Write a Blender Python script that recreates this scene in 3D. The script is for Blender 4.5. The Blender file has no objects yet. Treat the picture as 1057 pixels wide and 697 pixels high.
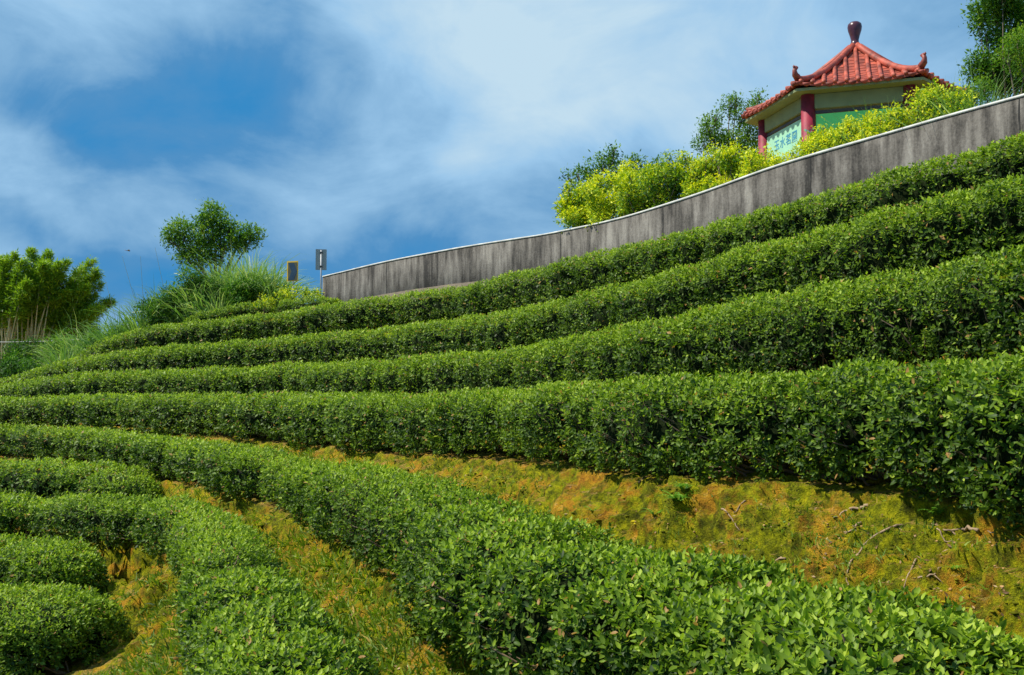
import bpy, math, random
import numpy as np
from mathutils import Vector, Matrix
from mathutils.bvhtree import BVHTree
from mathutils.geometry import delaunay_2d_cdt

SEED = 11
rng = np.random.default_rng(SEED)
random.seed(SEED)
R = math.radians
scene = bpy.context.scene
C = scene.collection

# ------------------------------------------------------------------ camera
F, CX, CY, HOR = 1000.0, 528.5, 348.5, 400.0
PITCH = math.atan((HOR - CY) / F)
cam_d = bpy.data.cameras.new('camera')
cam = bpy.data.objects.new('camera', cam_d); C.objects.link(cam)
cam_d.sensor_width = 36.0; cam_d.lens = 36.0 * F / 1057.0
cam_d.clip_start = 0.05; cam_d.clip_end = 5000
cam.location = (0, 0, 0); cam.rotation_euler = (R(90) + PITCH, 0, 0)
scene.camera = cam
scene.render.resolution_x = 1024; scene.render.resolution_y = 675

def P(px, py, d):
    """the world point at distance d (metres ahead) seen at a pixel of the photograph"""
    a = (px - CX) / F; b = (CY - py) / F
    y = math.cos(PITCH) - b * math.sin(PITCH); z = math.sin(PITCH) + b * math.cos(PITCH)
    return np.array([a / y * d, d, z / y * d])

# ------------------------------------------------------------------ noise
def _h(ix, iy, iz, seed):
    n = (ix * 374761393 + iy * 668265263 + iz * 1274126177 + seed * 974634721) & 0xFFFFFFFF
    n = ((n ^ (n >> 13)) * 1274126177) & 0xFFFFFFFF
    n = (n ^ (n >> 16)) & 0xFFFFFF
    return n / float(0xFFFFFF)
def vnoise(p, scale, seed=0):
    q = np.asarray(p, float) / scale + 1000.0
    i = np.floor(q).astype(np.int64); f = q - i; f = f * f * (3 - 2 * f)
    out = 0
    for dx in (0, 1):
        for dy in (0, 1):
            for dz in (0, 1):
                w = (f[:, 0] if dx else 1 - f[:, 0]) * (f[:, 1] if dy else 1 - f[:, 1]) * (f[:, 2] if dz else 1 - f[:, 2])
                out = out + w * _h(i[:, 0] + dx, i[:, 1] + dy, i[:, 2] + dz, seed)
    return out * 2 - 1
def fbm(p, scale, octaves=3, seed=0):
    r = 0; a = 1.0; t = 0
    for k in range(octaves):
        r = r + a * vnoise(p, scale / (2 ** k), seed + k); t += a; a *= .5
    return r / t
def norm(v):
    return v / np.maximum(np.linalg.norm(v, axis=-1, keepdims=True), 1e-9)

# ------------------------------------------------------------------ mesh / object helpers
def obj(name, me, mat=None, parent=None):
    o = bpy.data.objects.new(name, me); C.objects.link(o)
    if mat is not None and me is not None: me.materials.append(mat)
    if parent is not None: o.parent = parent
    return o
def tag(o, label=None, cat=None, group=None, kind=None):
    if label: o['label'] = label
    if cat: o['category'] = cat
    if group: o['group'] = group
    if kind: o['kind'] = kind
    return o
def thing(name, label, cat, loc, group=None, rz=0.0):
    o = bpy.data.objects.new(name, None); C.objects.link(o)
    o.location = [float(v) for v in loc]; o.rotation_euler = (0, 0, rz)
    o.empty_display_size = .2
    return tag(o, label, cat, group, 'thing')
def np_mesh(name, V, faces_flat, loop_totals, attrs=None, smooth=False, origin=None):
    me = bpy.data.meshes.new(name)
    V = np.asarray(V, np.float32)
    if origin is not None: V = V - np.asarray(origin, np.float32)
    faces_flat = np.asarray(faces_flat, np.int32).ravel(); loop_totals = np.asarray(loop_totals, np.int32)
    me.vertices.add(len(V)); me.vertices.foreach_set('co', V.ravel())
    me.loops.add(len(faces_flat)); me.loops.foreach_set('vertex_index', faces_flat)
    me.polygons.add(len(loop_totals))
    me.polygons.foreach_set('loop_start', np.concatenate([[0], np.cumsum(loop_totals)[:-1]]).astype(np.int32))
    me.polygons.foreach_set('loop_total', loop_totals)
    if smooth: me.polygons.foreach_set('use_smooth', np.ones(len(loop_totals), bool))
    if attrs:
        for k, v in attrs.items():
            a = me.attributes.new(k, 'FLOAT', 'POINT'); a.data.foreach_set('value', np.asarray(v, np.float32))
    me.update(calc_edges=True)
    return me

class MB:
    """collects boxes, tubes, lathes and sheets for ONE mesh"""
    def __init__(s): s.v = []; s.f = []
    def add(s, vs, fs):
        o = len(s.v); s.v += [tuple(float(c) for c in v) for v in vs]; s.f += [tuple(i + o for i in f) for f in fs]
    def box(s, c, size, rot=None, bev=0.0):
        hx, hy, hz = [k / 2 for k in size]
        m = rot or Matrix.Identity(3); c = Vector(c)
        b = min(bev, hx * .9, hy * .9, hz * .9)
        if b <= 0:
            vs = [c + m @ Vector((x, y, z)) for x in (-hx, hx) for y in (-hy, hy) for z in (-hz, hz)]
            s.add(vs, [(0, 1, 3, 2), (4, 6, 7, 5), (0, 4, 5, 1), (2, 3, 7, 6), (0, 2, 6, 4), (1, 5, 7, 3)])
        else:
            import bmesh
            bm = bmesh.new(); bmesh.ops.create_cube(bm, size=1.0)
            for v in bm.verts: v.co = Vector((v.co.x * size[0], v.co.y * size[1], v.co.z * size[2]))
            bmesh.ops.bevel(bm, geom=bm.edges[:], offset=b, segments=2, affect='EDGES')
            bm.verts.index_update()
            s.add([c + m @ v.co for v in bm.verts], [[v.index for v in f.verts] for f in bm.faces]); bm.free()
    def tube(s, pts, rad, n=6, cap=True):
        pts = [Vector(p) for p in pts]
        if not hasattr(rad, '__len__'): rad = [rad] * len(pts)
        vs = []; u = None
        for i, p in enumerate(pts):
            t = (pts[min(i + 1, len(pts) - 1)] - pts[max(i - 1, 0)]).normalized()
            if u is None:
                u = t.cross(Vector((0, 0, 1)) if abs(t.z) < .9 else Vector((1, 0, 0))).normalized()
            else: u = (u - t * u.dot(t)).normalized()
            w = t.cross(u)
            for k in range(n):
                a = 2 * math.pi * k / n
                vs.append(p + (u * math.cos(a) + w * math.sin(a)) * rad[i])
        fs = [(i * n + k, i * n + (k + 1) % n, (i + 1) * n + (k + 1) % n, (i + 1) * n + k) for i in range(len(pts) - 1) for k in range(n)]
        if cap: fs += [tuple(range(n))[::-1], tuple((len(pts) - 1) * n + k for k in range(n))]
        s.add(vs, fs)
    def lathe(s, prof, c, n=20):
        c = Vector(c); vs = []
        for r, z in prof:
            for k in range(n):
                a = 2 * math.pi * k / n; vs.append(c + Vector((r * math.cos(a), r * math.sin(a), z)))
        fs = [(i * n + k, i * n + (k + 1) % n, (i + 1) * n + (k + 1) % n, (i + 1) * n + k) for i in range(len(prof) - 1) for k in range(n)]
        fs += [tuple(range(n))[::-1], tuple((len(prof) - 1) * n + k for k in range(n))]
        s.add(vs, fs)
    def build(s, name, mat, parent=None, smooth=False, origin=None):
        me = bpy.data.meshes.new(name)
        vs = s.v if origin is None else [(v[0] - origin[0], v[1] - origin[1], v[2] - origin[2]) for v in s.v]
        me.from_pydata(vs, [], s.f); me.update()
        if smooth: me.polygons.foreach_set('use_smooth', [True] * len(me.polygons))
        return obj(name, me, mat, parent)

# ------------------------------------------------------------------ materials
def new_mat(name):
    m = bpy.data.materials.new(name); m.use_nodes = True
    nt = m.node_tree; nt.nodes.clear()
    out = nt.nodes.new('ShaderNodeOutputMaterial'); return m, nt, out
def N(nt, t, **kw):
    n = nt.nodes.new(t)
    for k, v in kw.items():
        if k in n.inputs: n.inputs[k].default_value = v
        else: setattr(n, k, v)
    return n
def ramp(nt, fac, stops, interp='LINEAR'):
    r = nt.nodes.new('ShaderNodeValToRGB'); r.color_ramp.interpolation = interp
    e = r.color_ramp.elements
    while len(e) < len(stops): e.new(.5)
    for el, (p, c) in zip(e, stops):
        el.position = p; el.color = (*c, 1)
    nt.links.new(fac, r.inputs[0]); return r.outputs[0]
def leaf_mat(name, stops, rough=.38, trans=.28, tint=(1.15, 1.25, .55), spec=.5):
    """colour of each single leaf comes from its own age value"""
    m, nt, out = new_mat(name); L = nt.links.new
    a = N(nt, 'ShaderNodeAttribute', attribute_name='age')
    col = ramp(nt, a.outputs['Fac'], stops)
    p = N(nt, 'ShaderNodeBsdfPrincipled', Roughness=rough)
    p.inputs['Specular IOR Level'].default_value = spec
    L(col, p.inputs['Base Color'])
    mul = N(nt, 'ShaderNodeMix', data_type='RGBA', blend_type='MULTIPLY'); mul.inputs['Factor'].default_value = 1
    L(col, mul.inputs[6]); mul.inputs[7].default_value = (*[t for t in tint], 1)
    t = N(nt, 'ShaderNodeBsdfTranslucent'); L(mul.outputs[2], t.inputs[0])
    mx = N(nt, 'ShaderNodeMixShader'); mx.inputs[0].default_value = trans
    L(p.outputs[0], mx.inputs[1]); L(t.outputs[0], mx.inputs[2]); L(mx.outputs[0], out.inputs[0])
    return m
def plain(name, col, rough=.7, var=.15, scale=8.0, metallic=0.0, bump=0.0, bscale=40, spec=.5):
    m, nt, out = new_mat(name); L = nt.links.new
    tc = N(nt, 'ShaderNodeTexCoord')
    nz = N(nt, 'ShaderNodeTexNoise', Scale=scale, Detail=6.0); L(tc.outputs['Object'], nz.inputs['Vector'])
    c = ramp(nt, nz.outputs['Fac'], [(.3, [k * (1 - var) for k in col]), (.7, [min(1, k * (1 + var)) for k in col])])
    p = N(nt, 'ShaderNodeBsdfPrincipled', Roughness=rough, Metallic=metallic)
    p.inputs['Specular IOR Level'].default_value = spec
    L(c, p.inputs['Base Color'])
    if bump:
        n2 = N(nt, 'ShaderNodeTexNoise', Scale=bscale, Detail=5.0); L(tc.outputs['Object'], n2.inputs['Vector'])
        b = N(nt, 'ShaderNodeBump', Strength=bump, Distance=.01); L(n2.outputs['Fac'], b.inputs['Height']); L(b.outputs[0], p.inputs['Normal'])
    L(p.outputs[0], out.inputs[0]); return m

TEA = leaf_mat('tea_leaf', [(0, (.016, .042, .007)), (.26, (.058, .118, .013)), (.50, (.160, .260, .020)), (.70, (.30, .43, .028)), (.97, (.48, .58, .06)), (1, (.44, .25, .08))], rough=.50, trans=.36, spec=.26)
CORE = plain('hedge_dark_hull', (.014, .022, .007), 1.0, .5, 30, spec=.05, bump=1.0, bscale=60)
TWIG = plain('twig_bark', (.24, .16, .10), .85, .35, 25)
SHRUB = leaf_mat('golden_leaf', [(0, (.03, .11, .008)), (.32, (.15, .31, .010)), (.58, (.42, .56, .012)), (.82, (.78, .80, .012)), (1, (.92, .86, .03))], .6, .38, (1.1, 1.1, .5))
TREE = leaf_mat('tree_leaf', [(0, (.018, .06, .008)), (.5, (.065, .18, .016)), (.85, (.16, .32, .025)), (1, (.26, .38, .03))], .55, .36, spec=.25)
BAMB = leaf_mat('bamboo_leaf', [(0, (.03, .10, .008)), (.45, (.14, .28, .015)), (.8, (.32, .48, .03)), (1, (.46, .54, .06))], .5, .38)
GRASS = leaf_mat('silver_grass_blade', [(0, (.05, .13, .02)), (.5, (.17, .33, .06)), (.85, (.36, .50, .15)), (1, (.55, .60, .28))], .5, .35)
TURF = leaf_mat('bank_grass_blade', [(0, (.06, .11, .008)), (.4, (.18, .30, .012)), (.75, (.36, .45, .02)), (1, (.56, .40, .06))], .6, .35)
BARK = plain('tree_bark', (.14, .11, .08), .9, .3, 14, bump=.5)
CULM = plain('bamboo_culm', (.42, .38, .20), .5, .3, 6)

# ------------------------------------------------------------------ row data: (px, py, distance), read off the photograph
def smooth_curve(pts, step=.05, win=.5):
    """dense resample of a 3D polyline, softened over win metres"""
    pts = np.array(pts, float)
    s = np.concatenate([[0], np.cumsum(np.linalg.norm(np.diff(pts[:, :2], axis=0), axis=1))])
    t = np.arange(0, s[-1], step)
    q = np.stack([np.interp(t, s, pts[:, k]) for k in range(3)], 1)
    k = max(1, int(win / step)); ker = np.hanning(2 * k + 3); ker /= ker.sum()
    pad = len(ker) // 2
    qp = np.concatenate([2 * q[:1] - q[1:pad + 1][::-1], q, 2 * q[-1:] - q[-pad - 1:-1][::-1]])
    return np.stack([np.convolve(qp[:, i], ker, 'valid') for i in range(3)], 1)
def tangents(c):
    t = np.gradient(c[:, :2], axis=0); return norm(t)
def normals(c):
    t = tangents(c); return np.stack([-t[:, 1], t[:, 0]], 1)      # points uphill for rows listed left to right

ROWS = {}
def row(key, pts, w, h, off, extra_start=None, extra_end=None, win=.8):
    """pts = the crest line; off = shift of the centre line from it towards uphill, as a share of the width"""
    q = [P(*p) for p in pts]
    if extra_start is not None: q = [np.array(e, float) for e in extra_start] + q
    if extra_end is not None: q = q + [np.array(e, float) for e in extra_end]
    c = smooth_curve(q, .05, win)
    n = normals(c)
    wv = w if np.isscalar(w) else np.interp(c[:, 0], [k[0] for k in w], [k[1] for k in w])
    wv = np.broadcast_to(wv, (len(c),)).copy()
    c[:, :2] += n * (off * wv)[:, None]
    ROWS[key] = dict(c=c, w=wv, h=h)
row('r1', [(77,368,29.5),(110,352,28.5),(150,339,27),(200,334.5,26),(300,322,24.5),(350,314,23.6),(400,307,22.6),(480,297,20.5),(560,277,18),(640,256,15.9),(700,243,14.4),(757,225,13.2),(843,202,12.0),(900,187,11.3),(1000,155,10.3),(1057,140,9.8)],
    .98, .74, .25, None, [(6.1, 8.4, 2.5), (6.6, 7.0, 2.5)])
row('r2', [(0,394,27.5),(46,380,26.5),(80,371,25.5),(138,362,24),(200,357,22.8),(300,349,21.5),(400,340,19.5),(515,325,16.5),(583,310,14.6),(700,279,12.0),(757,259,10.9),(872,233,9.6),(986,203,8.5),(1057,182,8.0)],
    .98, .78, .25, [(-17.5, 28.6, -.2)], [(4.75, 6.7, 1.72), (5.1, 5.3, 1.72)])
row('r3', [(0,399,23.5),(46,391,22.8),(100,386,22),(200,383,20.2),(300,378.5,18.3),(400,374,16),(515,363,13.5),(601,346,11.2),(700,327.5,9.3),(757,313,8.6),(800,304,8.1),(900,290,7.35),(986,272,6.7),(1057,260,6.3)],
    1.0, .80, .25, [(-15, 24.8, -.05)], [(3.6, 5.1, .86), (3.85, 3.9, .86)])
row('r4', [(0,412.5,20.6),(100,411,19.2),(200,410,16.9),(300,411,14.7),(400,412,12.3),(500,406,10.3),(600,401,8.4),(700,398,7.0),(800,389,6.2),(900,382,5.6),(1000,379.5,5.0),(1057,378,4.6)],
    .95, .65, .25, [(-13, 21.9, -.3)], [(2.65, 3.6, .10), (2.8, 2.5, .10)])
row('r5', [(0,439,18.5),(100,441,17),(200,451,14.7),(300,464,12.1),(340,474,10.9),(400,487,9.5),(450,500,8.4),(500,514,7.5),(600,552,6.0),(700,581,5.0),(828,600,4.4),(921,626,3.9),(1057,664,3.3)],
    [(-10, .8), (-3, .72), (-1.6, .70), (-.6, .82), (1, .92), (2, 1.0)], .52, -.5, [(-12, 19.6, -.7)], [(1.9, 2.4, -.9), (2.05, 1.3, -.9)])
row('r6', [(0,478,15.4),(60,479,14.9),(120,481,14.4),(150,484,14.0),(168,488,13.6),(178,492,13.4)], .85, .52, -.45, [(-10, 16.4, -1.25)])
row('r7', [(0,513,13.7),(60,513,13.2),(130,512,12.4),(200,514,11.5),(240,525,10.4),(262,545,9.0),(280,575,7.4),(300,600,6.5),(330,632,5.6),(360,660,5.0),(385,700,4.4)],
    [(-8, .8), (-3.6, .66), (-2, .60), (-.5, .62)], .50, -.5, [(-9.4, 14.8, -1.6)], [(-.42, 3.4, -1.3)])
row('r8', [(0,555,11.9),(60,556,11.6),(100,559,11.2),(118,564,10.8),(126,568,10.6)], .9, .62, -.5, [(-8, 12.9, -1.9)])
row('r9', [(0,600,10.2),(60,598,10.0),(100,601,9.7),(134,606,9.3),(152,612,9.1)], 1.4, .70, -.5, [(-7.2, 11.2, -2.1)])
row('ra', [(185,332,27.9),(215,322,28.0),(246,315,27.8),(278,312,27.4)], .8, .5, .2)
row('rb', [(288,311.5,26.4),(315,309,26.0),(347,307,25.6)], .8, .45, .2)

# ------------------------------------------------------------------ wall line (top front edge)
wall_top = smooth_curve([P(333,285,27), P(400,269,25.2), P(480,254,23), P(570,240,20.5), P(640,225,18.5), P(720,200,16.6), P(800,170,15.2), P(900,141,13.8), P(1000,112,12.6), P(1057,97,11.8), np.array([7.3,9.6,3.58]), np.array([7.9,7.2,3.58])], .05, 1.2)
WALL_H = 1.12

# ------------------------------------------------------------------ terrain: TIN through the terrace edges, then a dense sheet
tin = []
def rail(c, n, off, z, every=4, keep=None):
    q = np.column_stack([c[:, :2] + n * np.reshape(off, (-1, 1)), z])
    tin.extend(q[::every].tolist())
for key, path in (('r1', .35), ('r2', .38), ('r3', .36), ('r4', .36), ('r5', .30), ('r6', .35), ('r7', .22), ('r8', .30), ('r9', .2), ('ra', .3), ('rb', .3)):
    r = ROWS[key]; c = r['c']; n = normals(c); zb = c[:, 2] - r['h']; w = r['w']
    rail(c, n, -w / 2 + .10, zb - .03); rail(c, n, 0 * w, zb + .02, 8); rail(c, n, w / 2, zb)
    if key != 'r1': rail(c, n, w / 2 + path, zb + .02)
    r['zb'] = zb
def lower(key, off, dz):
    r = ROWS[key]; c = r['c']; n = normals(c); rail(c, n, -r['w'] / 2 - off, r['zb'] - dz)
lower('r7', .50, .55)
lower('r9', .45, .05); lower('r9', 1.2, .12); lower('r9', 2.0, .5)
wn = normals(wall_top)
rail(wall_top, wn, -.10 + 0 * wall_top[:, 2], wall_top[:, 2] - WALL_H)
rail(wall_top, wn, .12 + 0 * wall_top[:, 2], wall_top[:, 2] - WALL_H)
rail(wall_top, wn, .14 + 0 * wall_top[:, 2], wall_top[:, 2] - .62)
rail(wall_top, wn, 1.2 + 0 * wall_top[:, 2], wall_top[:, 2] - .60)
rail(wall_top, wn, 3.6 + 0 * wall_top[:, 2], wall_top[:, 2] - .35, 12)
for px, py, d in [(150,690,8.6),(140,660,9.1),(128,625,9.9),(118,600,10.6),(135,585,10.8)]:
    tin.append(P(px, py, d).tolist())
tin += [[0,.7,-1.66],[0,3,-1.62],[-.9,2,-1.75],[-1.8,3,-2.3],[-2.6,2,-2.9],[-3,5,-2.7],[-4,7,-2.8],[-5,3,-3.4],[-8,6,-3.9],[-12,10,-3.6],[2,.6,-1.5],[3,1.0,-.7],[4,2,.2],[5.5,3,1.3],[6.8,4,2.0],[9,4,3.2],
        [0,-3,-1.8],[6,-3,1.0],[-6,-3,-3.8],[14,-3,4],[-16,-3,-6]]
# high ground round the pavilion, ridge to the left of the wall, falling away behind
tin += [[6.0,24,4.7],[9.5,22.5,4.72],[12.5,25,4.7],[9,30,4.7],[5,31,3.9],[13,30,4.6],[16,22,4.6],[11,18,4.0],[14,14,4.0],[12,8,3.9],[3,33,3.4],[18,34,4],
        [-5.6,29,2.2],[-7.5,30,2.2],[-9.5,30.5,2.1],[-11.5,31,1.6],[-6,33,2.3],[-9.5,35,1.9],[-14,33,.6],[-17,31,-.1],[-20,31,-.4],[-13,38,.4],[-19,38,.2],[-22,40,.2],[-16,27.5,-.4],[-19,27,-.9],
        [-1,34,2.8],[-3,40,1.5],[6,42,2],[18,45,1],[-12,48,-2],[-24,50,-2.5],[-30,34,-3],[-34,20,-5],[-26,10,-5.5],[28,20,5],[30,40,3],[26,2,5],[40,-3,6],[-40,-3,-8]]
for a in range(0, 181, 10):
    for rr, z in ((75, -7), (160, -11), (420, -14), (1500, -16)):
        tin.append([rr * math.cos(R(a)), max(-3, rr * math.sin(R(a)) - (3 if a in (0, 180) else 0)), z])
tin = np.array(tin)
_, uq = np.unique(np.round(tin[:, :2], 3), axis=0, return_index=True)
tin = tin[uq]
cd = delaunay_2d_cdt([Vector((p[0], p[1])) for p in tin], [], [], 0, 1e-4, True)
tv = []
for i, v in enumerate(cd[0]):
    src = cd[3][i]; tv.append(Vector((v.x, v.y, float(np.mean([tin[k][2] for k in src])))))
TIN = BVHTree.FromPolygons(tv, [list(f) for f in cd[2]])
DOWN = Vector((0, 0, -1))
def ground_z(x, y):
    h = TIN.ray_cast(Vector((x, y, 60)), DOWN)
    return h[0].z if h[0] is not None else -16.0

us = np.concatenate([-np.geomspace(5, .74, 30), np.arange(-.70, .701, .0027), np.geomspace(.74, 5, 30)])
ys = np.concatenate([np.linspace(.55, 3.1, 40), np.arange(3.12, 7.6, .0135), np.geomspace(7.62, 33, 250), np.geomspace(34, 1400, 60)])
U, Y = np.meshgrid(us, ys); X = U * Y
Z = np.array([ground_z(x, y) for x, y in zip(X.ravel(), Y.ravel())]).reshape(X.shape)
G = np.stack([X.ravel(), Y.ravel(), Z.ravel()], 1)
gx = np.gradient(G.reshape(X.shape + (3,)), axis=1); gy = np.gradient(G.reshape(X.shape + (3,)), axis=0)
gn = norm(np.cross(gx, gy)).reshape(-1, 3); gn[gn[:, 2] < 0] *= -1
steep = np.clip((1 - gn[:, 2]) * 3, .35, 1)
rdg = lambda sc, sd_: .5 - np.abs(vnoise(G, sc, sd_)) * 2
near = np.clip(40 / np.maximum(Y.ravel(), 1), 0, 1)
dd = fbm(G, .55, 3, 3) * .12 + rdg(.30, 9) * .050 + rdg(.13, 12) * .055 + rdg(.065, 15) * .036 + vnoise(G, .03, 19) * .018 - np.clip(vnoise(G, .22, 31) - .4, 0, 1) * .12
G2 = G + gn * (dd * steep * near)[:, None]
nr, nc = X.shape
ii = (np.arange(nr - 1)[:, None] * nc + np.arange(nc - 1)[None, :]).ravel()
quads = np.stack([ii, ii + 1, ii + nc + 1, ii + nc], 1)
ground_me = np_mesh('hillside_ground', G2, quads, np.full(len(quads), 4), smooth=True)

def ground_material():
    m, nt, out = new_mat('clay_and_moss'); L = nt.links.new
    geo = N(nt, 'ShaderNodeNewGeometry'); pos = geo.outputs['Position']
    def nz(s, d=6.0, rough=.6, dist=0.0):
        n = N(nt, 'ShaderNodeTexNoise', Scale=s, Detail=d, Roughness=rough, Distortion=dist); L(pos, n.inputs['Vector']); return n.outputs['Fac']
    clay = ramp(nt, nz(9, 8, .7), [(.28, (.20, .075, .010)), (.42, (.54, .24, .020)), (.56, (.82, .43, .025)), (.75, (.80, .54, .18))])
    moss = ramp(nt, nz(14, 8, .75), [(.28, (.028, .034, .003)), (.40, (.12, .14, .004)), (.52, (.36, .38, .004)), (.68, (.70, .64, .010))])
    mask0 = nz(2.6, 8, .76, .3)
    mask = ramp(nt, mask0, [(.39, (0, 0, 0)), (.50, (1, 1, 1))])
    mix = N(nt, 'ShaderNodeMix', data_type='RGBA'); L(mask, mix.inputs[0]); L(clay, mix.inputs[6]); L(moss, mix.inputs[7])
    dk = ramp(nt, nz(4.2, 9, .8, .2), [(.50, (0, 0, 0)), (.60, (.65, .65, .65))])
    dmoss_shade = ramp(nt, nz(40, 6, .7), [(.3, (.012, .016, .002)), (.6, (.065, .075, .004))])  # dark moss patches, also painting in the shade of hollows
    mixd = N(nt, 'ShaderNodeMix', data_type='RGBA'); L(dk, mixd.inputs[0]); L(mix.outputs[2], mixd.inputs[6]); L(dmoss_shade, mixd.inputs[7]); mix = mixd
    # flat paths: drier pale soil with leaf litter
    soil = ramp(nt, nz(22, 6, .7), [(.3, (.26, .14, .03)), (.5, (.60, .35, .08)), (.7, (.78, .52, .18))])
    sep = N(nt, 'ShaderNodeSeparateXYZ'); L(geo.outputs['True Normal'], sep.inputs[0])
    flat = ramp(nt, sep.outputs[2], [(.90, (0, 0, 0)), (.975, (.75, .75, .75))])
    mix2 = N(nt, 'ShaderNodeMix', data_type='RGBA'); L(flat, mix2.inputs[0]); L(mix.outputs[2], mix2.inputs[6]); L(soil, mix2.inputs[7])
    p = N(nt, 'ShaderNodeBsdfPrincipled', Roughness=.92); p.inputs['Specular IOR Level'].default_value = .2
    L(mix2.outputs[2], p.inputs['Base Color'])
    h = N(nt, 'ShaderNodeMath', operation='ADD'); L(nz(28, 8, .75), h.inputs[0]); L(nz(90, 4, .7), h.inputs[1])
    b = N(nt, 'ShaderNodeBump', Strength=1.0, Distance=.05); L(h.outputs[0], b.inputs['Height']); L(b.outputs[0], p.inputs['Normal'])
    L(p.outputs[0], out.inputs[0]); return m
tag(obj('ground', ground_me, ground_material()), 'terraced ochre clay and moss hillside', kind='structure')
NR = int(np.searchsorted(ys, 34.0))
GB = BVHTree.FromPolygons([Vector(v) for v in G2[: nc * NR]], [tuple(q) for q in quads[: (nc - 1) * (NR - 1)].tolist()])
def gz(x, y):
    h = GB.ray_cast(Vector((x, y, 60)), DOWN)
    return h[0].z if h[0] is not None else ground_z(x, y)
def gzn(x, y):
    h = GB.ray_cast(Vector((x, y, 60)), DOWN)
    return (h[0], h[1]) if h[0] is not None else (Vector((x, y, ground_z(x, y))), Vector((0, 0, 1)))

# ------------------------------------------------------------------ leaves
T8 = (np.array([[0,0,0],[.33,0,-.05],[.7,0,-.02],[1,0,.06],[.30,.42,.07],[.68,.36,.08],[.30,-.42,.07],[.68,-.36,.08]]),
      [[0,1,4],[0,6,1],[1,2,5,4],[1,6,7,2],[2,3,5],[2,7,3]])
T5 = (np.array([[0,0,0],[.5,0,-.05],[1,0,.03],[.45,.42,.06],[.45,-.42,.06]]), [[0,1,3],[1,2,3],[0,4,1],[1,4,2]])
T4 = (np.array([[0,0,0],[.45,.42,.05],[1,0,0],[.45,-.42,.05]]), [[0,3,2,1]])
def leaves(Pn, A, Nn, Ln, Wn, age, tpl=T5):
    """Pn base, A axis, Nn upper side, Ln length, Wn full width; returns arrays"""
    A = norm(A); S = norm(np.cross(Nn, A)); Up = np.cross(A, S)
    t, faces = tpl; n = len(Pn); k = len(t)
    V = (Pn[:, None, :] + A[:, None, :] * (t[None, :, 0, None] * Ln[:, None, None])
         + S[:, None, :] * (t[None, :, 1, None] * Wn[:, None, None]) + Up[:, None, :] * (t[None, :, 2, None] * Ln[:, None, None]))
    ff = np.concatenate([np.array(f) for f in faces]); tot = np.array([len(f) for f in faces])
    FF = (ff[None, :] + (np.arange(n) * k)[:, None]).ravel()
    return V.reshape(-1, 3), FF, np.tile(tot, n), np.repeat(age, k)
def join_sets(sets):
    V = []; Fs = []; T = []; A = []; o = 0
    for v, f, t, a in sets:
        V.append(v); Fs.append(f + o); T.append(t); A.append(a); o += len(v)
    return np.concatenate(V), np.concatenate(Fs), np.concatenate(T), np.concatenate(A)
def rand_dirs(n):
    return norm(rng.normal(size=(n, 3)))

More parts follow.
